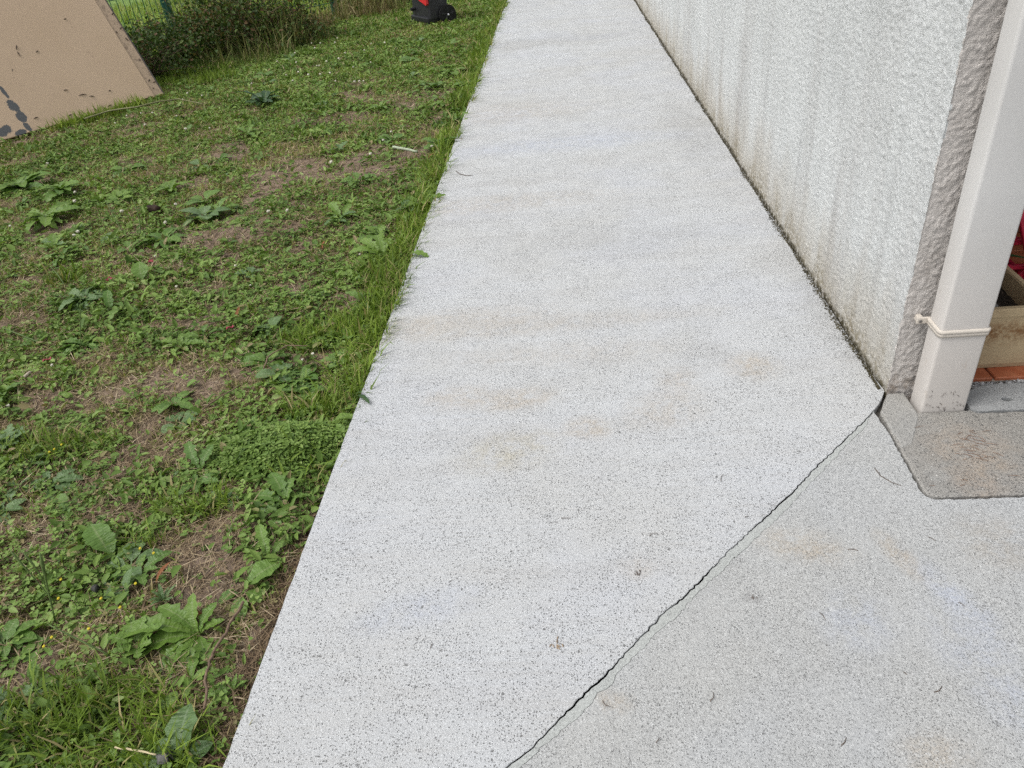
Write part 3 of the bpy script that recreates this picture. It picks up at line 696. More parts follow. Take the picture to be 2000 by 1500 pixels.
def fcol(n, x, y, sc=8): return np.clip(0.5 * n2(x, y, sc, 81) + 0.5 * rng.random(n) + rng.normal(0, .12, n) - 0.02, 0, 1)

BANDS = lambda a, b, c, d: [(0.30, 1.4, a), (1.4, 2.8, b), (2.8, 5.0, c), (5.0, 9.6, d)]
# short lawn grass
P = scatter(BANDS(34000, 25000, 15000, 11000), lambda x, y: np.clip(0.45 + 0.55 * lush_m(x, y) - 0.80 * bare_m(x, y) - .35 * cover_m(x, y) * (y < 4) + .15 * dry_m(x, y), .03, 1), 0.004)
x, y = P[:, 0], P[:, 1]; n = len(P); lu = lush_m(x, y); dr = dry_m(x, y)
h = (0.016 + 0.026 * rng.random(n) ** 1.5) * (1 + 0.9 * lu) * (0.8 + .06 * y); w = (0.0016 + .0020 * rng.random(n)) * (0.8 + .20 * y)
V, Q, T = blades(np.column_stack([x, y, gz_(x, y) - .003]), rng.uniform(0, 2 * np.pi, n), np.abs(rng.normal(.75, .4, n)), h, w)
tint = fcol(n, x, y) * .8 + .18 * lu; dry = (rng.random(n) < (0.22 + .5 * dr) * (1 - .7 * lu)) * rng.uniform(.6, 1, n)
tag(obj("grass", np_mesh("grass", V, [Q, T], {"tint": np.repeat(tint, 5), "dry": np.repeat(dry, 5)}), M_grass), "short patchy lawn grass, half green and half dried", "grass", kind="stuff")
# long fresh grass hanging over the slab edge and in lush patches
P = scatter(BANDS(26000, 22000, 11000, 6000), lambda x, y: np.clip(lush_m(x, y) * 1.1 - .7 * bare_m(x, y) - .02, 0, 1), 0.008)
x, y = P[:, 0], P[:, 1]; n = len(P); ed = edge_m(x, y)
az = np.where(rng.random(n) < .25 + .25 * (x > XL - .05), rng.normal(0, .7, n), rng.uniform(0, 6.28, n)); h = (0.028 + 0.06 * rng.random(n) ** 1.8) * np.where(y < 3, 1.0, 1.15) * (1 + .12 * ed); w = (.0022 + .0032 * rng.random(n) ** 1.5) * (.8 + .18 * y)
V, Q, T = blades(np.column_stack([x, y, gz_(x, y)]), az, np.clip(rng.normal(.8, .35, n), .05, 1.5), h, w)
tint = np.clip(fcol(n, x, y, 5) * .72 - .06, 0, 1); dry = (rng.random(n) < .13) * rng.uniform(.5, 1, n)
tag(obj("long_grass", np_mesh("long_grass", V, [Q, T], {"tint": np.repeat(tint, 5), "dry": np.repeat(dry, 5)}), M_grass), "longer bright green grass along the concrete edge", "grass", kind="stuff")
# clover and small creeping leaves
P = scatter(BANDS(11000, 7500, 4500, 3500), lambda x, y: np.clip(.30 + .7 * (n2(x, y, 7, 91) > .5) * n2(x, y, 7, 91) + .5 * cover_m(x, y) - .8 * bare_m(x, y) - .25 * dry_m(x, y), .05, 1))
x, y = P[:, 0], P[:, 1]; n = len(P)
L1 = (.005 + .008 * rng.random(n) ** 1.3) * (.85 + .11 * y); base = np.column_stack([x, y, gz_(x, y) + .004 + .018 * rng.random(n)]); a0 = rng.uniform(0, 6.28, n)
VV, QQ, off = [], [], 0
for k in range(3):
    V, Q = leaves(base, a0 + k * 2.094, rng.normal(.12, .22, n), rng.normal(0, .25, n), L1, L1 * 1.05, .12, .10, HEART); VV.append(V); QQ.append(Q + off); off += len(V)
tint = np.repeat(np.clip(fcol(n, x, y), 0, 1), 6)
tag(obj("clover", np_mesh("clover", np.concatenate(VV), QQ, {"tint": np.tile(tint, 3), "dry": np.tile(np.repeat((rng.random(n) < .05) * .8, 6), 3)}), M_cover), "low three leaved clover growing through the lawn", "clover", kind="stuff")
# small oval leaves of creeping weeds
P = scatter(BANDS(22000, 14000, 8000, 5000), lambda x, y: np.clip(.22 + .55 * (n2(x, y, 5, 95) > .52) + .6 * cover_m(x, y) - .75 * bare_m(x, y) - .15 * dry_m(x, y), .06, 1))
x, y = P[:, 0], P[:, 1]; n = len(P)
L1 = (.009 + .026 * rng.random(n) ** 2.6) * (.85 + .10 * y)
V, Q = leaves(np.column_stack([x, y, gz_(x, y) + .002 + .018 * rng.random(n)]), rng.uniform(0, 6.28, n), rng.normal(.35, .45, n), rng.normal(0, .4, n), L1, L1 * np.clip(rng.uniform(.32, .75, n) * (.018 / L1) ** .3, .2, .75), .22, .35)
tag(obj("creeping_weeds", np_mesh("creeping_weeds", V, [Q], {"tint": np.repeat(fcol(n, x, y), 6), "dry": np.repeat((rng.random(n) < .07) * rng.uniform(.5, 1, n), 6)}), M_cover), "small oval leaved weeds creeping between the grass", "ground cover", kind="stuff")
# dense mint-like patch by the slab
ex, ey, erx, ery, _ = COVER[0]
n = 2300; r_ = np.sqrt(rng.random(n)) * 1.12; th = rng.uniform(0, 6.28, n); x = ex + erx * r_ * np.cos(th) * (1 + .15 * np.sin(3 * th)); y = ey + ery * r_ * np.sin(th); k = (x < XL - .004); x, y = x[k], y[k]; n = len(x)
top = gz_(x, y) + .012 + .030 * rng.random(n) ** .7 * np.clip(1.2 - ((x - ex) / erx) ** 2 - ((y - ey) / ery) ** 2, .15, 1); a0 = rng.uniform(0, 6.28, n); VV, QQ, off = [], [], 0
for k in range(4):
    L1 = (.012 + .007 * rng.random(n)) * (1 if k < 2 else .7); V, Q = leaves(np.column_stack([x, y, top + (.0 if k < 2 else .004)]), a0 + k * np.pi + (k // 2) * 1.57, rng.normal(.25, .25, n), rng.normal(0, .25, n), L1, L1 * .58, .3, .35); VV.append(V); QQ.append(Q + off); off += len(V)
tint = np.repeat(np.clip(rng.normal(.5, .2, n), 0, 1), 6)
tag(obj("mint_patch", np_mesh("mint_patch", np.concatenate(VV), QQ, {"tint": np.tile(tint, 4), "dry": np.zeros(len(tint) * 4)}), M_cover), "dense mat of small paired green leaves beside the slab", "ground cover", kind="stuff")
# dead straw lying on the soil
P = scatter(BANDS(30000, 16000, 7000, 3000), lambda x, y: np.clip(.30 + .6 * dry_m(x, y) + .3 * bare_m(x, y) - .35 * lush_m(x, y), .04, 1))
x, y = P[:, 0], P[:, 1]; n = len(P)
V, Q, T = blades(np.column_stack([x, y, gz_(x, y) + .001 + .010 * rng.random(n) ** 2]), rng.uniform(0, 6.28, n), rng.normal(1.5, .16, n), (.018 + .045 * rng.random(n) ** 2) * (.8 + .12 * y), (.0010 + .0014 * rng.random(n)) * (.8 + .2 * y), .05)
tag(obj("dead_straw", np_mesh("dead_straw", V, [Q, T], {"tint": np.repeat(np.clip(rng.normal(.55, .25, n), 0, 1), 5)}), M_straw), "dead straw and thatch lying on the bare soil", "straw", kind="stuff")
# dark red-brown root litter along the slab edge near the bottom
n = 1300; yy = .56 + .56 * rng.random(n); xx = XL - .003 - np.abs(rng.normal(0, .020, n))
V, Q, T = blades(np.column_stack([xx, yy, gz_(xx, yy) + .004 + .012 * rng.random(n)]), rng.uniform(0, 6.28, n), rng.normal(1.45, .25, n), .015 + .03 * rng.random(n), .0010 + .001 * rng.random(n), .2)
tag(obj("root_litter", np_mesh("root_litter", V, [Q, T], {"tint": np.repeat(np.clip(rng.normal(.22, .16, n), 0, 1), 5)}), M_straw), "reddish brown dead roots along the concrete edge", "litter", kind="stuff")
# soil crumbs on the bare patches
P = scatter(BANDS(3500, 1500, 500, 0), lambda x, y: bare_m(x, y)); n = len(P)
Vs, Ts = stones(600, (0, 1), (0, 1), 0, .0015, .005, 8); sel = rng.integers(0, 600, n); Vs = Vs.reshape(600, 6, 3); Vs = Vs - Vs.mean(1, keepdims=True); Vx = Vs[sel] + np.column_stack([P[:, 0], P[:, 1], gz_(P[:, 0], P[:, 1]) + .003])[:, None]
tri = Ts[:8]; tag(obj("soil_crumbs", np_mesh("soil_crumbs", Vx.reshape(-1, 3), [(np.arange(n)[:, None, None] * 6 + tri[None]).reshape(-1, 3)]), plain("crumb_soil", (0.22, 0.165, 0.125), .95, .4, 60)), "small crumbs of dry soil on the bare patches", "soil", kind="stuff")
# grass on the field beyond the fence
n = 26000; t_ = rng.uniform(-2.5, 6, n); d_ = .1 + 5.5 * rng.random(n) ** 1.4; x = FA[0] + FD[0] * t_ + FN[0] * d_; y = FA[1] + FD[1] * t_ + FN[1] * d_
V, Q, T = blades(np.column_stack([x, y, gz_(x, y)]), rng.uniform(0, 6.28, n), np.abs(rng.normal(.6, .3, n)), .05 + .07 * rng.random(n), .007 + .006 * rng.random(n))
tag(obj("field_grass", np_mesh("field_grass", V, [Q, T], {"tint": np.repeat(np.clip(.35 + .6 * n2(x, y, 2, 9) + rng.normal(0, .15, n), 0, 1), 5), "dry": np.repeat((rng.random(n) < .12) * .8, 5)}), M_grass), "light green mown field beyond the wire fence", "grass", kind="stuff")

# ------------------------------------------------------------------ single weeds
def weed_leaf(kind, seed):
    r = random.Random(seed); ns = 11; t = np.linspace(0, 1, ns)
    if kind == 'dandelion':
        w = .035 + .16 * np.sin(np.pi * np.clip((t - .08) / .97, 0, 1)) ** 1.1 * (0.35 + .75 * t); w *= np.where(np.arange(ns) % 2 == 1, 1.18, .72); w[-3:] *= (1.05, 1.0, .1); rise, dr, fold, rip = .55, .75, .30, .014
    elif kind == 'broad':
        w = .02 + .25 * np.sin(np.pi * np.clip((t - .22) / .80, 0, 1)) ** .75; w[-1] = .004; rise, dr, fold, rip = .45, .62, .18, .008
    elif kind == 'toothed':
        w = .03 + .20 * np.sin(np.pi * np.clip((t - .05) / .98, 0, 1)) ** .8 * (.5 + .6 * t); w *= np.where(np.arange(ns) % 2 == 1, 1.06, .93); w[-1] = .006; rise, dr, fold, rip = .5, .8, .22, .025
    elif kind == 'lobed':
        w = .02 + .24 * np.sin(np.pi * np.clip((t - .18) / .84, 0, 1)); w *= np.where(np.arange(ns) % 2 == 1, 1.2, .5); w[-1] = .01; rise, dr, fold, rip = .4, .5, .15, .012
    else:  # slender
        w = .02 + .085 * np.sin(np.pi * t) ** .8; w[-1] = .003; rise, dr, fold, rip = .55, .55, .25, .006
    wl = w * np.array([r.uniform(.85, 1.15) for _ in t]); wr = w * np.array([r.uniform(.85, 1.15) for _ in t])
    sway = r.uniform(-.12, .12) * t ** 2; z = rise * t - dr * t ** 2; V = []; rib = []
    for q in (-1, -.5, 0, .5, 1):
        ww = wl if q < 0 else wr
        V.append(np.stack([t, sway + q * ww, z + abs(q) * fold * w + rip * abs(q) * np.sin(t * 21 + seed * 2 + q * 2)], 1)); rib.append(np.full(ns, abs(q)))
    V = np.concatenate(V); a = np.concatenate([np.arange(ns - 1) + k * ns for k in range(4)])
    me = np_mesh("leaf", V, [np.stack([a, a + 1, a + 1 + ns, a + ns], 1)], {"rib": np.concatenate(rib)}, smooth=True); return me
def weed_mat(name, a, b, rough=.45, rib=(.20, .26, .10)):
    s = NT(name); v = s.objc(); rnd = s.n('ShaderNodeObjectInfo').outputs['Random']
    c = s.mix(rnd, a, b); c = s.mix(s.rng(s.noise(v, 5, 4), .4, .7, 0, .4), c, tuple(x * .65 for x in a))
    c = s.mix(s.rng(s.attr("rib"), 0.0, .16, .75, 0.0), c, rib)
    wv = s.noise(s.mapping(v, scale=(14, 3, 3)), 1.0, 2)
    return s.done_leaf(c, rough, .25, s.bump(wv, .35, .02), .4)
WM = {'mid': weed_mat("weed_green", (.095, .185, .034), (.145, .245, .045)), 'bright': weed_mat("weed_bright_green", (.12, .215, .034), (.165, .265, .045)), 'blue': weed_mat("weed_blue_green", (.095, .170, .055), (.145, .230, .085), rib=(.2, .27, .15)), 'dark': weed_mat("weed_dark_green", (.035, .085, .03), (.06, .12, .045))}
LEAF = {}
for kd in ('dandelion', 'broad', 'toothed', 'lobed', 'slender'):
    for cl in WM:
        for q in range(3):
            me = weed_leaf(kd, q + 3); me.materials.append(WM[cl]); LEAF[kd, cl, q] = me
def weed(name, label, cat, px, py, kind, col, specs, group=None, z=.004, scale=1.0):
    p = gp(px, py, -.02); o = thing(name, label, cat, (p[0], p[1], float(gz_(np.array([p[0]]), np.array([p[1]]))[0]) + z), 0, group)
    for (az, L, pitch) in specs:
        c = bpy.data.objects.new("leaf", LEAF[kind, col, random.randrange(3)]); COL.objects.link(c); c.parent = o
        c.rotation_euler = (random.uniform(-.35, .35), -math.radians(pitch), math.radians(az)); c.scale = (L * scale, L * scale * random.uniform(.9, 1.15), L * scale)
    return o
def ros(n, L, pitch=8, a0=None, jl=.35):
    a0 = random.uniform(0, 360) if a0 is None else a0
    return [(a0 + 360 * k / n + random.uniform(-18, 18), L * random.uniform(1 - jl, 1 + jl * .5), pitch + random.uniform(-10, 14)) for k in range(n)]
D, B, T_, LO, SL = 'dandelion', 'broad', 'toothed', 'lobed', 'slender'
weed("dandelion", "largest dandelion, long broad toothed leaves beside the slab edge low down", "dandelion", 385, 1232, D, 'bright', [(178, .150, 12), (195, .120, 4), (150, .095, 30), (110, .075, 45), (60, .06, 40), (215, .085, 0), (-60, .075, 5), (-95, .095, -4), (-120, .10, -2), (20, .05, 30), (250, .08, 0)])
weed("dandelion", "dandelion with three separate upright leaves left of the dense mint mat", "dandelion", 388, 908, D, 'mid', [(125, .085, 40), (60, .065, 45), (178, .075, 8), (220, .04, 10), (-30, .03, 20)])
weed("plantain", "weed with one long pale leaf stretching left above the toothed dandelion", "weed", 445, 972, T_, 'blue', [(176, .080, 6), (160, .05, 20), (10, .04, 15), (-60, .04, 10), (90, .035, 25)])
weed("dandelion", "deeply toothed dandelion touching the slab just below the mint mat", "dandelion", 560, 985, D, 'mid', [(120, .085, 35), (160, .08, 15), (80, .06, 40), (-150, .07, 5), (-100, .08, 0), (20, .05, 20), (-40, .05, 5)])
weed("dandelion", "dandelion with upright bright leaf near the slab, over the brown straw patch", "dandelion", 528, 1092, D, 'bright', [(115, .075, 45), (170, .05, 15), (60, .045, 30), (-60, .045, 5), (-150, .05, 0)])
weed("plantain", "small plant with one broad leaf pointing away left above the largest dandelion's twig", "weed", 470, 1150, B, 'mid', [(40, .085, 20), (-20, .05, 5), (200, .045, 5), (-80, .06, 0)])
weed("plantain", "broad leaved plantain with round pale leaf above the bare soil hollow", "plantain", 535, 640, B, 'blue', [(-25, .055, 6), (185, .085, 6), (160, .075, 10), (100, .06, 30), (70, .055, 40), (220, .05, 0)])
weed("plantain", "plantain with wide lying leaves just below the bare soil hollow", "plantain", 520, 705, B, 'mid', [(175, .090, 8), (150, .06, 25), (20, .07, 15), (200, .06, 0), (-20, .06, 5), (60, .05, 25), (-120, .05, 0)])
weed("plantain", "bushy broad leaved weed between bare hollow and mint mat", "weed", 585, 735, B, 'mid', ros(9, .065, 20))
weed("dandelion", "bright dandelion on the slab edge beside the overhanging leaf", "dandelion", 745, 498, D, 'bright', [(170, .12, 20), (140, .11, 35), (100, .10, 40), (200, .11, 5), (60, .08, 40), (230, .08, 0)])
weed("dandelion", "single yellowish toothed leaf hanging over onto the concrete path", "leaf", 797, 508, D, 'bright', [(-28, .085, 15)], z=.032)
weed("dandelion", "dandelion with upright leaf in the lawn left of the edge grass, upper half", "dandelion", 668, 425, D, 'bright', [(130, .10, 40), (170, .09, 20), (60, .08, 35), (0, .07, 15), (-60, .07, 5), (220, .08, 5)])
weed("plantain", "round yellow green leaf lying on the slab edge beside the mint mat", "leaf", 652, 836, B, 'bright', [(20, .045, 15)], z=.03)
weed("bent_leaf", "narrow dark leaf blade stretched over the slab below the long grass", "leaf", 690, 782, SL, 'dark', [(-48, .085, 14), (-20, .04, 30)], z=.03)
weed("thistle", "serrated rosette of long leaves at the left, beside the pale soil patch", "weed", 95, 945, D, 'blue', [(10, .075, 12), (40, .06, 20), (-15, .07, 5), (170, .06, 10), (200, .06, 0), (-60, .06, 0), (120, .05, 25)])
weed("plantain", "lone pointed grey green leaf right of the serrated rosette", "leaf", 160, 952, T_, 'blue', [(10, .055, 10)])
weed("dandelion", "wide clump of grey green rosettes in the left lawn at mid height", "weed", 165, 585, T_, 'blue', ros(13, .085, 12) + ros(12, .055, 35))
weed("dandelion", "flat leafy rosette lying just below the wide grey green clump", "weed", 165, 668, D, 'mid', ros(12, .085, 4) + ros(7, .05, 25))
weed("plantain", "upright broad leaf beside the pink fallen petals in the left lawn", "leaf", 278, 552, B, 'mid', [(100, .085, 55), (20, .06, 20), (200, .06, 10)])
weed("plantain", "upright narrow leaf above the small bare patch in the left lawn", "leaf", 213, 602, T_, 'mid', [(95, .075, 60), (-40, .05, 10), (170, .045, 15)])
weed("dock", "upright oval leaf standing over the dry straw in the near lawn", "dock", 215, 1085, B, 'mid', [(130, .085, 45), (100, .05, 50), (-20, .04, 20)])
weed("dock", "grey green leaf lying flat right of the snail shell hole", "leaf", 250, 1158, T_, 'blue', [(178, .065, 8), (95, .05, 55)])
weed("spurge", "small whorled spurge like weed just above the largest dandelion", "weed", 318, 1170, SL, 'blue', ros(12, .032, 35))
weed("spurge", "bright little whorled weed in the near grass, lower left", "weed", 182, 1328, SL, 'bright', ros(12, .030, 40))
weed("spurge", "slender leaved whorled weed on the root litter at the slab edge", "weed", 452, 1345, SL, 'mid', [(190, .045, 10), (170, .035, 20), (220, .04, 5), (120, .03, 40), (20, .03, 30), (70, .03, 45)])
weed("dock", "large pointed leaf with pale rib near the bottom of the lawn", "dock", 352, 1490, B, 'blue', [(95, .085, 30), (150, .06, 20), (30, .05, 20), (200, .07, 5)])
weed("dock", "wrinkled leaf beside the straw stem at the bottom of the lawn", "leaf", 318, 1425, T_, 'blue', [(170, .05, 10), (-120, .05, 0), (60, .04, 20)])
weed("creeping_cinquefoil", "five lobed pale weed on the left border below the soil patch", "weed", 30, 1370, LO, 'blue', ros(7, .055, 12))
weed("creeping_cinquefoil", "five lobed weed on the left border above the soil patch", "weed", 22, 1268, LO, 'mid', ros(7, .050, 15))
weed("creeping_cinquefoil", "upright lone leaf in front of the pale soil patch at lower left", "leaf", 62, 1335, T_, 'mid', [(100, .045, 50), (10, .06, 10)])
weed("thistle", "dark blue green thistle clump in the far lawn below the fence shrubs", "weed", 515, 202, D, 'dark', ros(16, .16, 30))
weed("dandelion", "bright fern like dandelion rosette at the left border, mid lawn", "dandelion", 95, 430, D, 'bright', ros(15, .13, 14) + ros(9, .08, 35))
weed("thistle", "tall bright weeds with wide leaves at the left border below the board", "weed", 45, 368, T_, 'mid', ros(14, .14, 22) + ros(14, .10, 45))
weed("dandelion", "green rosette right of the bright weeds at the left border", "dandelion", 120, 378, D, 'mid', ros(14, .12, 22) + ros(10, .08, 45))
weed("dandelion", "rosette with lifted leaves in the mid lawn left of the bare strip", "dandelion", 335, 372, D, 'bright', ros(12, .09, 25))
weed("plantain", "small plantain above the first bare patch in the mid lawn", "plantain", 400, 420, B, 'blue', ros(8, .10, 18))
weed("dandelion", "dandelion half way up the slab edge where grass is longest", "dandelion", 830, 395, D, 'bright', ros(8, .10, 25))
weed("dandelion", "leafy weed in the far grass against the path, upper part", "weed", 915, 170, T_, 'mid', ros(12, .10, 25))
weed("dandelion", "broad leaf pair in the far lawn near the brown patch", "weed", 800, 118, B, 'mid', ros(7, .10, 25))
weed("plantain", "leaf tuft by the path edge in the far lawn below the broad pair", "weed", 845, 170, B, 'mid', ros(8, .09, 25))
weed("oxalis", "toothed leaf cluster under the dark stalk in the left lawn", "weed", 320, 470, T_, 'mid', ros(12, .085, 18))
weed("dandelion", "lying dandelion leaves between the bare strip and the pink petal", "dandelion", 395, 655, D, 'mid', [(-10, .09, 8), (20, .08, 15), (170, .08, 10), (200, .07, 5), (90, .06, 30), (-60, .07, 0)])
weed("plantain", "plantain at the left edge of the mint mat above the dandelion", "plantain", 345, 815, B, 'blue', ros(6, .055, 15))
# many smaller rosettes that look alike
gcount = 0; used_lb = set()
rw = random.Random(5)
while gcount < 170:
    y = 0.6 + 6.2 * rw.random() ** 1.5; x = XL - .06 - rw.random() * (0.30 + .66 * y)
    if fence_side(x, y) > -1.2 or bare_m(np.array([x]), np.array([y]))[0] > .5: continue
    if y > 3.9 and x < -2.2 - (y - 4) * .45: continue
    kd = rw.choice((D, B, T_, LO)); cl = rw.choice(('mid', 'mid', 'blue', 'bright')); nl = rw.randint(4, 8); sz = .026 + .034 * rw.random(); pt = rw.uniform(5, 35)
    u_ = (XL - x) / (0.30 + .66 * y); dd = ('near' if y < 1.0 else 'lower' if y < 1.5 else 'middle' if y < 2.3 else 'upper' if y < 3.6 else 'far')
    lb = "%s %s %s rosette, %s %s leaves, %s lawn %s" % ('tiny' if sz < .04 else 'small', 'flat' if pt < 15 else 'half raised' if pt < 25 else 'upright', {'mid': 'green', 'blue': 'grey green', 'bright': 'bright green'}[cl],
        ('four', 'five', 'six', 'seven', 'eight')[nl - 4], {D: 'jagged', B: 'rounded', T_: 'toothed', LO: 'lobed'}[kd], dd, 'near the slab' if u_ < .3 else 'half way across' if u_ < .65 else 'towards the left border')
    if lb in used_lb: continue
    used_lb.add(lb)
    o = thing("weed_rosette", lb, "weed", (x, y, float(gz_(np.array([x]), np.array([y]))[0]) + .004), 0, "small weed rosettes in the lawn")
    for (az, L, pitch) in ros(nl, sz * (.9 + .16 * y), pt):
        c = bpy.data.objects.new("leaf", LEAF[kd, cl, rw.randrange(3)]); COL.objects.link(c); c.parent = o; c.rotation_euler = (rw.uniform(-.3, .3), -math.radians(pitch), math.radians(az)); c.scale = (L, L, L)
    gcount += 1

for (a_, b_, kd, cl, n_, L_, lb) in ((715, 590, D, 'mid', 7, .07, "jagged weed in the edge grass between the overhanging leaf and the mint mat"), (690, 655, B, 'mid', 6, .05, "leafy weed in the edge grass above the mint mat"), (600, 790, B, 'bright', 7, .045, "broad leaved weed on the upper rim of the mint mat"),
        (860, 285, D, 'mid', 8, .09, "jagged weed in the edge grass beside the curved stalk on the path"), (790, 420, T_, 'bright', 7, .07, "toothed weed in the edge grass below the longest tufts"), (895, 230, B, 'mid', 7, .08, "leafy weed leaning on the path edge in the far lawn"), (735, 455, LO, 'bright', 8, .06, "lobed bright weed by the overhanging leaf"), (660, 700, T_, 'mid', 6, .05, "toothed weed between the long edge grass and the bushy weed")):
    weed("edge_weed", lb, "weed", a_, b_, kd, cl, ros(n_, L_, 25), "leafy weeds along the slab edge", .008)
# white clover heads
bm = bmesh.new(); bmesh.ops.create_icosphere(bm, subdivisions=2, radius=1.0)
for i, vv in enumerate(bm.verts): vv.co *= random.uniform(.72, 1.12); vv.co.z = vv.co.z * .85
cm = bpy.data.meshes.new("clover_flower"); bm.to_mesh(cm); bm.free()
s = NT("clover_petals"); c = s.mix(s.noise(s.objc(), 2.2, 3), (.42, .40, .31), (.56, .53, .45)); cm.materials.append(s.done(c, .8))
CPX = [(rw.uniform(490, 760), rw.uniform(75, 170)) for _ in range(34)] + [(rw.uniform(220, 420), rw.uniform(185, 260)) for _ in range(13)] + [(rw.uniform(640, 860), rw.uniform(250, 330)) for _ in range(5)] + \
      [(150, 383), (98, 330), (148, 398), (243, 425), (326, 442), (157, 463), (150, 471), (345, 560), (305, 505), (460, 520), (490, 560), (528, 425), (565, 424), (704, 503), (612, 695), (592, 706), (107, 723), (346, 407), (18, 795), (25, 452)]
for (a_, b_) in CPX:
    p = gp(a_, b_, -.01); o = bpy.data.objects.new("clover_flower", cm); COL.objects.link(o); sz = rw.uniform(.006, .0095) if p[1] > 2.6 else rw.uniform(.0035, .005)
    o.location = (p[0], p[1], float(gz_(p[:1], p[1:2])[0]) + (.045 if p[1] > 2.6 else .034)); o.scale = (sz, sz, sz); o.rotation_euler = (rw.uniform(-.4, .4), rw.uniform(-.4, .4), rw.uniform(0, 6))
    tag(o, "small white clover flower head in the lawn", "flower", "white clover flowers in the lawn")

# pink petals, sticks, straw stem, stalks
M_pink = plain("petal_pink", (.26, .035, .055), .6, .25, 60); M_wood = plain("twig_bark", (.16, .11, .075), .85, .3, 80); M_pale = plain("pale_wood", (.42, .36, .28), .8, .2, 80); M_stalk = plain("stalk_green", (.10, .15, .045), .6, .2, 80); M_strawc = plain("straw_cream", (.50, .42, .26), .7, .15, 60)
for (a_, b_, lb, r_) in ((215, 548, "upper pink fallen petal beside the upright leaf", .013), (92, 702, "darkest crimson petal on the bare soil at the left", .013), (450, 640, "pink petal by the bare hollow near an orange leaf", .012), (295, 512, "faint red petal near the small white flower", .011)):
    p = gp(a_, b_, -.015); bm = bmesh.new(); bmesh.ops.create_grid(bm, x_segments=4, y_segments=3, size=1)
    for vv in bm.verts: vv.co = Vector((vv.co.x * r_, vv.co.y * r_ * .6 * (1 - .5 * (vv.co.x > .6)), .35 * r_ * math.sin(3 * vv.co.x) + .3 * r_ * vv.co.y ** 2))
    o = obj("fallen_petal", bm, M_pink); o.location = (p[0], p[1], float(gz_(p[:1], p[1:2])[0]) + .022); o.rotation_euler = (.2, .2, a_); tag(o, lb, "petal", "pink petals fallen on the lawn")
def stick(name, label, cat, pts_px, r0, r1, mat, z=-.005, arch=0.0, group=None, sides=5):
    P = [gp(a_, b_, z) for a_, b_ in pts_px]; P = np.array(P); t = np.linspace(0, len(P) - 1, 4 * (len(P) - 1) + 1)
    S = np.stack([np.interp(t, np.arange(len(P)), P[:, k]) for k in range(3)], 1); u = t / t[-1]; S[:, 2] += arch * np.sin(np.pi * u); S[1:-1, :2] += np.random.default_rng(len(label)).normal(0, r0 * (.55 if mat is M_wood else .12), (len(S) - 2, 2))
    o_ = S.mean(0); o = tube(name, S - o_, r0 + (r1 - r0) * u, mat, None, sides); o.location = o_; tag(o, label, cat, group); return o
stick("twig", "long thin brown twig lying beside the largest dandelion", "twig", [(475, 1175), (440, 1235), (415, 1275), (405, 1310), (398, 1385)], .0028, .0022, M_wood, .004)
stick("twig", "thin twig on the soil below the bare strip, left of the mint mat", "twig", [(395, 800), (430, 775), (470, 752)], .002, .0015, M_wood)
stick("twig", "thin curved twig among the plantain leaves above the mint mat", "twig", [(515, 720), (525, 695), (560, 675), (600, 675)], .0022, .0014, M_wood, .0)
stick("wood_chip", "pale bone like wood chip on the bare soil at the left", "wood chip", [(48, 736), (58, 727), (70, 722)], .005, .0035, M_pale, -.012)
stick("straw_stem", "cream straw stem lying across the grass near the bottom", "straw", [(225, 1459), (268, 1466), (305, 1474)], .0018, .0014, M_strawc, -.002)
stick("stem_piece", "pale flat stem piece on the lawn near the path edge, upper part", "stem", [(768, 287), (790, 291), (815, 296)], .008, .006, plain("stem_pale_green", (.30, .34, .24), .7), .012)
stick("bramble_runner", "long pale runner arching over the grass in front of the tan board", "runner", [(165, 232), (215, 220), (270, 215), (310, 205), (350, 197), (395, 203)], .006, .004, plain("runner_stem", (.17, .17, .08), .7), .03, .02)
stick("snail_shell_stone", "dark little stone half buried right of the dry straw, lower left", "stone", [(183, 1148), (186, 1149), (190, 1150)], .006, .007, plain("dark_stone", (.04, .04, .035), .7), -.01, sides=8)
stick("earth_clod", "dark brown earth clod in the left lawn above the bare patch", "clod", [(290, 408), (299, 407), (309, 408)], .016, .014, plain("dark_clod", (.03, .018, .012), .9, .3), -.006, sides=7)
stick("bark_scrap", "grey scrap of bark at the very bottom of the lawn", "bark", [(308, 1482), (320, 1480), (331, 1478)], .008, .009, plain("bark_grey", (.13, .125, .12), .8), -.01, sides=4)
def stalk(label, base, top, bend, r=.0011, head=0.0, mat=None):
    b = gp(*base, -.03); d = ROT @ np.array([top[0] - 1000, top[1] - 750, F_PX]); t = b[1] / d[1] * 1.02; e = d * t + np.array([0, 0, CAM_H])
    u = np.linspace(0, 1, 9)[:, None]; S = b + (e - b) * u; S[:, 0] += bend * np.sin(np.pi * u[:, 0]) ; S[:, 2] += abs(bend) * .4 * np.sin(np.pi * u[:, 0])
    rad = np.full(9, r); rad[-2:] = r * .7
    if head: rad[-3:] = (r * 1.8, r * 2.2, r * .6)
    o = tube("plantain_stalk", S - b, rad, mat or M_stalk, None, 5); o.location = b; tag(o, label, "stalk", "thin seed stalks standing in the lawn")
stalk("dark seed stalk leaning right of the shaded clump in the left lawn", (275, 465), (258, 385), .01, .002)
stalk("dark slanting seed stalk above the leaf cluster in the left lawn", (240, 455), (205, 390), .0, .002)
stalk("long brown stalk leaning left above the yellow dotted weeds", (110, 1180), (20, 1075), .0, .0011, 1)
stalk("second brown stalk crossing beside the long leaning one", (100, 1175), (45, 1078), .008, .0011, 1)
stalk("thin arching green stalk beside the largest dandelion", (225, 1285), (95, 1220), .0, .0016)
stalk("upright light green stalk over the yellow dotted weeds", (108, 1215), (78, 1080), .0, .0016, 1)
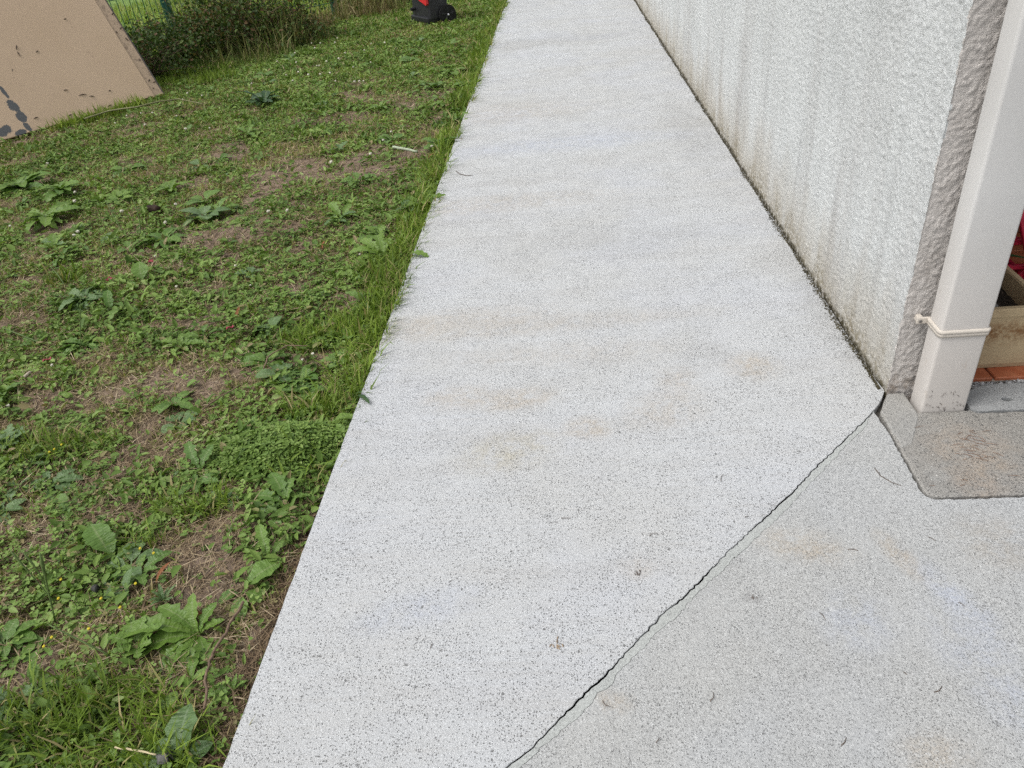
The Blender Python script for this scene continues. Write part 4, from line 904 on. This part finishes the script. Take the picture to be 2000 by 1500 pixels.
stalk("tall slender stalk in front of the tall dry grass", (157, 680), (157, 580), .0, .0013)
stalk("dark curved stalk near the left border below the clump", (85, 672), (5, 640), .0, .002)
stalk("slim stalk in the left lawn near the dry patch", (128, 560), (98, 520), .004, .002)
stalk("short stalk in front of the tan board's lower edge", (120, 235), (93, 210), .01, .004, 0, M_wood)
stalk("stalk before the board's right half, near its corner", (262, 195), (243, 163), .01, .004, 0, M_wood)
stalk("rightmost short stalk before the board corner", (268, 194), (262, 170), .01, .004, 0, M_wood)
stalk("short stalk before the board, left of the grass tuft", (160, 227), (146, 214), .0, .004, 0, M_wood)
stalk("curled stalk before the board beside the grey paint scar", (88, 251), (82, 236), .015, .004, 0, M_wood)
# yellow dots: tiny medick flowers
ym = cm.copy(); ym.materials.clear(); ym.materials.append(plain("medick_yellow", (.55, .45, .03), .7))
for (a_, b_) in ((120, 1133), (112, 1165), (200, 1173), (240, 1195), (268, 1145), (300, 1080), (100, 1243), (85, 1261), (175, 1230), (275, 1073), (105, 875), (120, 868), (95, 880)):
    p = gp(a_, b_, 0); o = bpy.data.objects.new("medick_flower", ym); COL.objects.link(o); o.location = (p[0], p[1], float(gz_(p[:1], p[1:2])[0]) + .036); o.scale = (.003,) * 3; tag(o, "tiny yellow flower dot on the creeping weeds", "flower", "tiny yellow flowers at the lower left")
# orange dead leaves in the lawn
M_orange = weed_mat("dead_leaf_orange", (.24, .085, .03), (.30, .13, .05), .7, (.30, .18, .1))
for kd in (B, SL):
    for q in range(3): LEAF[kd, 'orange', q] = (lambda m: (m.materials.clear(), m.materials.append(M_orange), m)[2])(LEAF[kd, 'mid', q].copy())
for (a_, b_, L, az, lb) in ((305, 1140, .035, 50, "orange dead leaf above the dry tuft near the dandelion"), (405, 1212, .03, 150, "orange brown leaf tip at the top of the largest dandelion"), (460, 622, .03, 70, "orange leaf standing over the pink petal by the hollow"), (628, 482, .03, 80, "rusty leaf beside the edge grass at mid height"), (835, 308, .03, 20, "rusty leaf near the path edge, upper part"), (355, 1385, .035, -80, "brown dead leaf below the largest dandelion")):
    weed("dead_leaf", lb, "dead leaf", a_, b_, SL, 'orange', [(az, L * 1.3, 30)], "dead leaves in the lawn", .012)

# ------------------------------------------------------------------ litter on the concrete
M_ndl = plain("dry_needle", (.085, .06, .045), .8, .3, 60); M_ndl2 = plain("grey_needle", (.13, .11, .10), .8, .3, 60)
NEED = [([(1708, 914), (1720, 930), (1742, 943), (1761, 949)], .0011, "longest curved stalk on the apron, left of the drain slab"), ([(891, 334), (898, 340), (910, 343), (923, 342)], .0022, "curved stalk lying on the upper path near the grass"),
        ([(1096, 1012), (1105, 1012), (1115, 1012)], .0008, "short straight needle in the middle of the path slab"), ([(1268, 1047), (1275, 1042), (1284, 1041)], .0008, "bent needle on the path slab a little left of the crack"), ([(1408, 940), (1408, 932), (1413, 926)], .0008, "hooked little needle on the path above the crack"),
        ([(1656, 1073), (1666, 1073), (1677, 1076)], .0010, "bent needle below the longest stalk on the apron"), ([(1812, 1048), (1820, 1052), (1828, 1057)], .0008, "straight needle on the apron below the drain slab corner"), ([(1601, 1196), (1608, 1203), (1612, 1211)], .0008, "curved needle on the apron under the tan stains"),
        ([(1824, 1352), (1834, 1350), (1840, 1340)], .0010, "reddish curved needle at the lower right of the apron"), ([(1643, 1456), (1650, 1450), (1653, 1440)], .0010, "curved needle near the bottom edge of the apron"), ([(1387, 1370), (1394, 1362), (1393, 1352)], .0009, "crescent needle on the apron right of the mortar"),
        ([(1281, 1451), (1285, 1446), (1290, 1440)], .0008, "thin needle at the bottom beside the mortar smear"), ([(1177, 1368), (1182, 1378), (1192, 1380)], .0008, "brown curl lying on the mortar smear"), ([(1764, 1312), (1768, 1315), (1771, 1318)], .0008, "tiny needle in the middle of the apron"),
        ([(1666, 780), (1672, 783), (1679, 787)], .0009, "thin needle on the path near the wall corner"), ([(1944, 852), (1952, 856), (1961, 862)], .0012, "dark needle on the right of the drain slab"), ([(840, 1266), (843, 1262), (845, 1256)], .0008, "small upright looking needle on the path, lower left part"),
        ([(1455, 1010), (1462, 1008)], .0008, "speck of stalk beside the crack half way"), ([(1872, 1176), (1878, 1180), (1884, 1184)], .0007, "needle lying on the bluish patch of the apron")]
for pts, r_, lb in NEED: stick("dry_needle", lb, "needle", pts, r_ * .75, r_ * .5, M_ndl, .0012 if pts[0][0] < 1600 else -.001, .0008, "dry stalks scattered on the concrete", 5)
n = 38; VV = []
for i in range(n):
    cxp, cyp = (rng.normal(1893, 16), rng.normal(865, 12)) if i < 17 else (rng.normal(1912, 18), rng.normal(893, 5))
    if i > 26: cxp, cyp = rng.uniform(1780, 1990), rng.uniform(820, 950)
    p = gp(cxp, cyp, .0055); a_ = rng.normal(-.5, .5); L = rng.uniform(.004, .011); d = np.array([math.cos(a_), math.sin(a_), 0]) * L
    VV.append(tube_np(np.array([p - d, p + np.array([0, 0, .001]) + rng.normal(0, .0008, 3) * (1, 1, 0), p + d]), np.array([.0003, .0005, .0003]), 4))
V, Q = merge(VV); tag(obj("needle_litter", np_mesh("needle_litter", V, [Q]), plain("rusty_needle", (.19, .10, .055), .8, .3, 90)), "rusty brown heap of tiny needles on the drain slab", "litter", kind="stuff")
V1 = []
for i in range(26):
    cxp, cyp = rng.choice([rng.uniform(1800, 1880), rng.uniform(1815, 1835)]), 0; cxp = rng.uniform(1790, 1900); zz = rng.uniform(0.0, .10)
    p = np.array([rng.uniform(PX0 + .008, PX1 - .004), PY0 - .0008, zz ** 1.3 + .004]); a_ = rng.uniform(0, 3.1); L = rng.uniform(.001, .004); d = np.array([math.cos(a_), 0, math.sin(a_)]) * L
    V1.append(tube_np(np.array([p - d, p + [0, -.0005, rng.normal(0, .001)], p + d]), np.array([.0004, .0005, .0003]), 4))
V, Q = merge(V1); tag(obj("stuck_needles", np_mesh("stuck_needles", V, [Q]), M_ndl2), "dark bits of needle stuck to the foot of the downpipe", "litter", kind="stuff")
Vx, Tx = stones(40, (0.62, 0.95), (1.04, 1.33), .004, .0006, .0017, 17)
tag(obj("white_grit", np_mesh("white_grit", Vx, [Tx]), plain("white_grit", (.62, .62, .60), .8)), "white grit and paint crumbs on the drain slab", "grit", kind="stuff")
Vx, Tx = stones(60, (-.45, 1.1), (.6, 1.6), -.001, .0006, .0016, 19)
tag(obj("dark_grit", np_mesh("dark_grit", Vx, [Tx]), plain("dark_grit", (.07, .065, .06), .9)), "dark specks of grit scattered over the concrete", "grit", kind="stuff")
# dried leaf scraps: two small tan scraps on the path
for (a_, b_, sz, lb) in ((1088, 1257, .012, "pale tan dried scrap on the path in the lower middle"), (1543, 888, .005, "brown speck of dried leaf on the path above the crack"), (1472, 1165, .007, "grey brown dropping on the apron below the crack"), (1245, 1119, .007, "brown crumb on the path left of the crack")):
    p = gp(a_, b_); parts = []
    for k in range(9):
        an = rng.uniform(0, 6.28); q = p + np.array([math.cos(an), math.sin(an), 0]) * sz * rng.uniform(.1, .9); d = np.array([math.cos(an * 3), math.sin(an * 3), 0]) * sz * .25
        parts.append(tube_np(np.array([q - d, q + [0, 0, .0012], q + d]), np.array([.0006, .0011, .0006]), 4))
    V, Q = merge(parts); o = obj("leaf_scrap", np_mesh("leaf_scrap", V - p, [Q]), plain("dried_scrap", (.30, .23, .16), .9) if sz > .01 else M_ndl2); o.location = (p[0], p[1], .0006 if a_ < 1400 else -.002); tag(o, lb, "scrap", "dried scraps on the concrete")
# moss and dirt in the joint between slab and wall
n = 5200; y = WY + .02 + (6.5 * rng.random(n) ** 1.6); x = WX0 - .004 - np.abs(rng.normal(0, .004, n)) * (.3 + 1.6 * n2(y * 0, y, 9, 3) ** 2); sz = rng.uniform(.0008, .0024, n) * (.8 + .15 * y)
Vb = Vs[rng.integers(0, 600, n)]; Vb = Vb / np.abs(Vb).max((1, 2), keepdims=True) * sz[:, None, None] + np.column_stack([x, y, .0005 + 0 * x])[:, None]
tag(obj("moss", np_mesh("moss", Vb.reshape(-1, 3), [(np.arange(n)[:, None, None] * 6 + tri[None]).reshape(-1, 3)]), plain("moss_dirt", (.06, .052, .028), .95, .5, 40)), "dark moss and dirt in the joint between path and wall", "moss", kind="stuff")

# ------------------------------------------------------------------ tan board leaning by the fence
b0 = gp(300, 185); b1 = gp(0, 272); u_ = (b0 - b1) / np.linalg.norm(b0 - b1); nn = np.array([-u_[1], u_[0], 0]); nn = nn if nn[0] < 0 else -nn
phi = math.radians(62); vv_ = nn * math.cos(phi) + np.array([0, 0, 1]) * math.sin(phi); wv_ = np.cross(u_, vv_)     # wv: out of the face
if wv_[0] < 0: wv_ = -wv_
s = NT("tan_paint"); v = s.objc()
c = s.mix(s.rng(s.noise(v, 2.5, 4), .3, .7), (.52, .385, .262), (.55, .41, .285))
c = s.mix(s.rng(s.noise(s.mapping(v, scale=(1, .5, 1)), 9, 6, .75), .62, .75, 0, .35), c, (.17, .12, .09))
c = s.mix(s.math('MULTIPLY', s.rng(s.noise(v, 26, 3, .5), .73, .77), .7), c, (.05, .035, .03))
# grey scar where the paint has peeled
sc_ = None
for (bx_, by_, rx_, ry_, ro_) in ((-.876, .265, .020, .075, .12), (-.876, .170, .045, .065, .1), (-.874, .10, .050, .065, -.1), (-.878, .035, .03, .05, .1), (-1.01, .05, .085, .055, .1), (-.93, .012, .07, .035, .1)):
    e_ = s.blob(v, bx_, by_, rx_, ry_, ro_); sc_ = e_ if sc_ is None else s.math('MAXIMUM', sc_, e_)
scar = s.rng(s.math('ADD', sc_, s.math('MULTIPLY', s.math('SUBTRACT', s.noise(v, 26, 6, .75), .5), 2.4)), .50, .56)
c = s.mix(scar, c, (.10, .105, .11))
M_tan = s.done(c, .6, s.bump(scar, .3, -.002), .35)
s = NT("tan_ledge"); v = s.objc(); c = s.mix(s.rng(s.noise(v, 22, 5, .75), .5, .62, 0, .75), (.46, .345, .245), (.22, .165, .12)); M_ledge = s.done(c, .75)
bd = thing("tan_board", "large tan painted panel leaning back at the left, grey paint scars near its foot", "panel", b0)
mw = Matrix([[u_[0], vv_[0], wv_[0], b0[0]], [u_[1], vv_[1], wv_[1], b0[1]], [u_[2], vv_[2], wv_[2], b0[2] - .012], [0, 0, 0, 1]]); bd.matrix_world = mw
box("panel_face", (-2.0, 0, -.03), (0, 2.05, .010), M_tan, bd, .003, 1)
box("panel_rebate", (0.0005, -.004, -.03), (.072, 2.05, .002), M_ledge, bd, .002, 1)
box("panel_edge", (.0725, -.004, -.03), (.078, 2.05, .005), plain("edge_dark", (.10, .09, .085), .7), bd)
pr = box("prop", (-1.0, 1.50, -.78), (-.94, 1.56, -.0305), M_wood, bd); 
for x_ in (-1.7, -.3): pass
bits = []
for i in range(26):
    a_ = rng.uniform(0, 6.28); p = np.array([rng.uniform(.012, .062), rng.uniform(.01, 1.6), .0035]); d = np.array([math.cos(a_), math.sin(a_), 0]) * rng.uniform(.004, .015); bits.append(tube_np(np.array([p - d, p + [0, 0, .003], p + d]), np.array([.002, .004, .002]), 4))
for (bx, by, L, a_) in ((-.45, .129, .035, -.1), (-.40, .105, .022, -.35), (-.532, .183, .018, -.2), (-.65, .50, .022, 1.0), (-.663, .46, .022, 1.5), (-.263, .607, .012, .2), (-1.02, .55, .03, 1.0), (-.985, .47, .03, 1.4), (-.72, .60, .012, .2), (-.80, .07, .02, .1), (-.6, .03, .02, .1), (-1.08, .15, .02, -.6), (-.33, .02, .02, .2), (-.27, .11, .012, .1), (-.55, .45, .015, .4), (-1.3, .5, .02, .4), (-.30, .8, .02, .4)):
    p = np.array([bx, by, .0115]); d = np.array([math.cos(a_), math.sin(a_), 0]) * L * .8; bits.append(tube_np(np.array([p - d, p + [0, .3 * L * .3, .003], p + d * .9]), np.array([.001, .0034, .001]), 4))
V, Q = merge(bits); o = obj("debris", np_mesh("debris", V, [Q]), plain("debris_bark", (.045, .032, .025), .9), bd)
o["kind"] = "stuff"

# ------------------------------------------------------------------ wire fence
fd3 = np.array([FD[0], FD[1], 0]); span = np.linalg.norm(FB - FA)
fence = thing("wire_fence", "green welded wire fence with wedge posts behind the shrubs", "fence", (FA[0], FA[1], 0), math.atan2(FD[1], FD[0]))
M_post = plain("fence_green", (.012, .085, .055), .4, .15, 30, spec=.5); M_wire = plain("wire_green", (.014, .10, .062), .45, .1, 30, spec=.5)
for k in range(-2, 4):
    bm = bmesh.new(); sec = [(-.045, -.012), (-.016, -.050), (.016, -.050), (.045, -.012), (.030, .02), (-.030, .02)]
    lo = [bm.verts.new((k * span + a_, b_, -.1)) for a_, b_ in sec]; hi = [bm.verts.new((k * span + a_, b_, 1.30)) for a_, b_ in sec]
    for i in range(6): bm.faces.new((lo[i], lo[(i + 1) % 6], hi[(i + 1) % 6], hi[i]))
    bm.faces.new(hi); obj("post", bm, M_post, fence)
hw = tube_np(np.array([[-2 * span, 0, 0], [3 * span, 0, 0]]), .0038, 5); hme = np_mesh("horizontal_wire", hw[0], [hw[1]]); hme.materials.append(M_wire)
for z_ in (.10, .20, .47, .57, .84, .94, 1.18):
    o = bpy.data.objects.new("horizontal_wire", hme); COL.objects.link(o); o.parent = fence; o.location = (0, -.025, z_)
vw = tube_np(np.array([[0, 0, .04], [0, 0, 1.24]]), .0034, 4); vme = np_mesh("vertical_wire", vw[0], [vw[1]]); vme.materials.append(M_wire)
nw = 0; xw = -1.55
while xw < 2.6 * span and nw < 290:
    o = bpy.data.objects.new("vertical_wire", vme); COL.objects.link(o); o.parent = fence; o.location = (xw, -.033, 0); xw += .056; nw += 1

# ------------------------------------------------------------------ shrubs and dry clumps along the fence
BUSHG = [(0.0, (0.028, 0.050, 0.014)), (0.4, (0.052, 0.090, 0.022)), (0.75, (0.095, 0.145, 0.036)), (1.0, (0.18, 0.25, 0.07))]
M_bush = leaf_material("shrub_leaves", BUSHG, .25, .5, (.15, .085, .045)); M_brush = leaf_material("dry_stems", [(0, (.08, .06, .03)), (.4, (.17, .13, .06)), (.7, (.27, .21, .10)), (1, (.38, .32, .17))], .2, .7, (.12, .075, .04))
def shrub(label, base, rx, ry, h, nleaf, seed, dryp=.12, lsz=.022, name="shrub", group="shrubs along the fence"):
    r = np.random.default_rng(seed); o = thing(name, label, "shrub", (*base, LZ), 0, group)
    ncl = 26; cl = np.column_stack([r.uniform(-rx, rx, ncl), r.uniform(-ry, ry, ncl) * .8, h * (.05 + .95 * r.random(ncl) ** 1.3)])
    c_, s_ = FD[0], FD[1]; cl[:, :2] = cl[:, :2] @ np.array([[c_, s_], [-s_, c_]]); k = r.integers(0, ncl, nleaf)
    pos = cl[k] + r.normal(0, 1, (nleaf, 3)) * np.array([rx * .26, ry * .26, h * .13]); pos[:, 2] = np.abs(pos[:, 2])
    L = lsz * r.uniform(.6, 1.5, nleaf); V, Q = leaves(pos, r.uniform(0, 6.28, nleaf), r.normal(.0, .5, nleaf), r.normal(0, .5, nleaf), L, L * r.uniform(.5, .8, nleaf), .2, .3)
    tint = np.clip(r.normal(.45, .2, nleaf) + .25 * (r.random(ncl)[k] - .5), 0, 1); dry = (r.random(nleaf) < dryp) * r.uniform(.5, 1, nleaf)
    obj("foliage", np_mesh("foliage", V, [Q], {"tint": np.repeat(tint, 6), "dry": np.repeat(dry, 6)}), M_bush, o)
    st = []
    for i in range(ncl):
        e = cl[i]; m_ = e * np.array([.35, .35, .6]) + r.normal(0, .03, 3); st.append(tube_np(np.array([[r.normal(0, .05), r.normal(0, .05), 0], m_, e]), np.array([.006, .0045, .002]), 4))
        for q in range(3):
            d = r.normal(0, 1, 3); d[2] = abs(d[2]); d /= np.linalg.norm(d); st.append(tube_np(np.array([m_, m_ + d * h * .25, m_ + d * h * .4 - [0, 0, .02]]), np.array([.003, .002, .0012]), 4))
    V, Q = merge(st); obj("stems", np_mesh("stems", V, [Q]), M_wood, o); return o
def at_f(px, py): p = gp(px, py); return float(p[0]), float(p[1])
shrub("dark bramble shrub close behind the right corner of the tan board", at_f(290, 150), .40, .40, .36, 3600, 1, .14, .026, "bramble")
shrub("low bramble shoots in front of the nearer fence post", at_f(345, 115), .35, .25, .26, 1800, 2, .10, .024, "bramble")
shrub("dense dark leafy shrub between the two fence posts", at_f(510, 92), .62, .26, .46, 4600, 3, .16, .03)
shrub("dark shrub in the gap behind the tall dry grass", at_f(465, 80), .30, .25, .58, 2400, 4, .14, .026)
shrub("brownish thinning shrub right of the dense dark shrub", at_f(555, 78), .24, .2, .28, 1400, 5, .45, .024)
shrub("brown dried bramble beyond the second post", at_f(765, 2), .5, .35, .30, 3000, 6, .60, .024)
shrub("brown dried bramble in the far corner near the pressure washer", at_f(800, -12), .6, .4, .34, 2600, 7, .55, .024)
shrub("tangled bramble hidden behind the tan board", at_f(200, 150), .45, .4, .40, 2400, 8, .14, .028, "bramble")
M_mixg = leaf_material('mixed_stems', [(0, (.05, .075, .02)), (.35, (.11, .16, .035)), (.6, (.19, .22, .06)), (.85, (.30, .26, .12)), (1, (.38, .32, .17))], .2, .6)
def dryclump(label, base, rad, h, nb, seed, tint=.5, mixg=True):
    r = np.random.default_rng(seed); a_ = r.uniform(0, 6.28, nb); d = rad * np.sqrt(r.random(nb)); pos = np.column_stack([d * np.cos(a_), d * np.sin(a_), np.zeros(nb)]); pos[:, :2] += r.normal(0, rad * .12, (nb, 2))
    V, Q, T = blades(pos, r.uniform(0, 6.28, nb), np.abs(r.normal(.5, .42, nb)), h * (.25 + .95 * r.random(nb) ** 2.2), r.uniform(.003, .007, nb), .8)
    o = obj("dry_grass_clump", np_mesh("dry_grass_clump", V, [Q, T], {"tint": np.repeat(np.clip(r.normal(tint, .25, nb), 0, 1), 5), "dry": np.repeat((r.random(nb) < .2) * .7, 5)}), M_brush if not mixg else M_mixg); o.location = (*base, LZ); tag(o, label, "dry grass", "dry grass clumps along the fence"); return o
dryclump("tall brown dry grass clump right of the nearer fence post", at_f(425, 92), .24, .62, 700, 21, .45, False)
dryclump("dry straw clump left of the dense shrub, by the fence foot", at_f(395, 82), .25, .45, 500, 22, .35)
dryclump("reddish dry clump at the foot of the second post, left side", at_f(612, 48), .22, .22, 600, 23, .5, False)
dryclump("pale dry clump at the foot of the second post, right side", at_f(690, 28), .25, .24, 550, 24, .75)
dryclump("low brown dry growth beyond the second post", at_f(715, 22), .32, .26, 600, 25, .4, False)
dryclump("tall thin straw in front of the dense dark shrub", at_f(545, 88), .22, .42, 320, 26, .55)
dryclump("mixed dry and green grass before the dense dark shrub", at_f(480, 108), .38, .26, 700, 31, .50)
dryclump("ragged green brown grass strip at the shrub's right foot", at_f(570, 78), .36, .22, 700, 32, .45)
dryclump("thin tall straw standing inside the dense dark shrub", at_f(505, 85), .40, .60, 420, 33, .50)
dryclump("brown grass between the second post and the pressure washer", at_f(735, 16), .36, .24, 600, 34, .6)
# fresh grass tuft by the board corner
r = np.random.default_rng(40); nb = 700; a_ = r.uniform(0, 6.28, nb); d = .22 * np.sqrt(r.random(nb)); base = gp(380, 150)
V, Q, T = blades(np.column_stack([d * np.cos(a_) * 1.5, d * np.sin(a_) * .8, np.zeros(nb)]), r.uniform(0, 6.28, nb), np.abs(r.normal(.4, .25, nb)), r.uniform(.03, .085, nb), r.uniform(.004, .007, nb))
o = obj("grass_tuft", np_mesh("grass_tuft", V, [Q, T], {"tint": np.repeat(np.clip(r.normal(.45, .2, nb), 0, 1), 5), "dry": np.zeros(nb * 5)}), M_grass); o.location = (base[0], base[1], LZ); tag(o, "fresh bright green grass tuft at the foot of the near bramble", "grass tuft")
nb = 420; a_ = r.uniform(0, 6.28, nb); tt = r.uniform(-.55, .04, nb) ; pos = (gp(262, 200)[None] + u_[None] * tt[:, None] + np.column_stack([r.normal(0.03, .03, nb), r.normal(-.02, .03, nb), np.zeros(nb)])); o0 = gp(250, 205)
V, Q, T = blades(pos - o0, a_, np.abs(r.normal(.5, .3, nb)), r.uniform(.04, .11, nb), r.uniform(.005, .009, nb))
o = obj("grass_tuft", np_mesh("grass_tuft", V, [Q, T], {"tint": np.repeat(np.clip(r.normal(.65, .18, nb), 0, 1), 5), "dry": np.zeros(nb * 5)}), M_grass); o.location = (o0[0], o0[1], LZ); tag(o, "green grass growing up against the foot of the tan board", "grass tuft")

# ------------------------------------------------------------------ pressure washer
A = gp(803, 38); Bw = gp(837, 45); wd = np.linalg.norm(Bw - A); yaw = math.atan2(Bw[1] - A[1], Bw[0] - A[0])
M_blk = plain("black_plastic", (.012, .0125, .015), .45, .2, 30, spec=.45); M_redp = plain("red_plastic", (.55, .02, .025), .4, .1, 30, spec=.5); M_sil = plain("silver_metal", (.5, .5, .52), .3, .1, 50, metal=.9); M_rub = plain("black_rubber", (.010, .010, .010), .75, .2, 60)
ws = thing("pressure_washer", "black and red wheeled pressure washer standing on the far lawn", "pressure washer", (A[0], A[1], LZ + .012), yaw)
dep = .21
bm = bmesh.new(); add_box(bm, (0, .02, .03), (wd, dep, .56), .022, 3)
for v_ in bm.verts:
    if v_.co.z > .4: v_.co.y += (v_.co.z - .4) * .25; v_.co.x = wd / 2 + (v_.co.x - wd / 2) * .86
obj("body", bm, M_blk, ws)
box("base_plinth", (.006, .0, .014), (wd - .006, dep - .02, .062), M_blk, ws, .01, 2)
box("foot", (wd - .075, -.012, -.02), (wd - .005, .06, .014), M_rub, ws, .006, 2)
box("foot", (.01, -.012, -.015), (.06, .05, .014), M_rub, ws, .006, 2)
bm = bmesh.new(); P2 = [(.060, .235), (wd - .022, .160), (wd - .006, .172), (wd - .006, .50), (.045, .50), (.045, .26)]
f0 = [bm.verts.new((a_, .008, b_)) for a_, b_ in P2]; f1 = [bm.verts.new((a_, .03, b_)) for a_, b_ in P2]; bm.faces.new(f0)
for i in range(6): bm.faces.new((f0[i], f1[i], f1[(i + 1) % 6], f0[(i + 1) % 6]))
obj("red_panel", bm, M_redp, ws)
bm = bmesh.new(); bmesh.ops.create_cone(bm, cap_ends=True, segments=14, radius1=.016, radius2=.014, depth=.04, matrix=Matrix.Translation((.075, .0, .115)) @ Matrix.Rotation(math.pi / 2, 4, 'X')); obj("hose_inlet", bm, M_blk, ws)
bm = bmesh.new(); bmesh.ops.create_cone(bm, cap_ends=True, segments=14, radius1=.014, radius2=.014, depth=.03, matrix=Matrix.Translation((.040, .0, .262)) @ Matrix.Rotation(math.pi / 2, 4, 'X')); obj("outlet_coupling", bm, M_sil, ws)
box("side_bracket", (-.028, .03, .235), (.0, .10, .36), M_blk, ws, .006, 2)
def wheel(x0, x1, y_, r_):
    bm = bmesh.new(); bmesh.ops.create_cone(bm, cap_ends=True, segments=28, radius1=r_, radius2=r_, depth=x1 - x0, matrix=Matrix.Translation(((x0 + x1) / 2, y_, r_ - .02)) @ Matrix.Rotation(math.pi / 2, 4, 'Y'))
    bmesh.ops.bevel(bm, geom=[e for e in bm.edges if len(e.link_faces) == 2 and e.calc_face_angle(0) > .8], offset=.008, segments=2, affect='EDGES'); wo = obj("wheel", bm, M_rub, ws)
    for an in range(5):
        bm = bmesh.new(); add_box(bm, (-.003, .018, -.007), (.003, r_ * .72, .007), .002, 1); so = obj("spoke", bm, M_blk, wo); so.location = ((x1 if x1 > wd / 2 else x0), y_, r_ - .02); so.rotation_euler = (an * 2 * math.pi / 5 + .3, 0, 0)
    bm = bmesh.new(); bmesh.ops.create_uvsphere(bm, u_segments=10, v_segments=6, radius=.012); ho = obj("hub_cap", bm, M_sil, wo); ho.location = ((x1 if x1 > wd / 2 else x0), y_ - .0, r_ - .02)
wheel(wd - .002, wd + .036, dep - .02, .083); wheel(-.036, .002, dep - .02, .083)
tube("handle", [(.02, dep + .03, .5), (.02, dep + .09, .80), (.04, dep + .10, .84), (wd - .04, dep + .10, .84), (wd - .02, dep + .09, .80), (wd - .02, dep + .03, .5)], .011, M_blk, ws, 8)
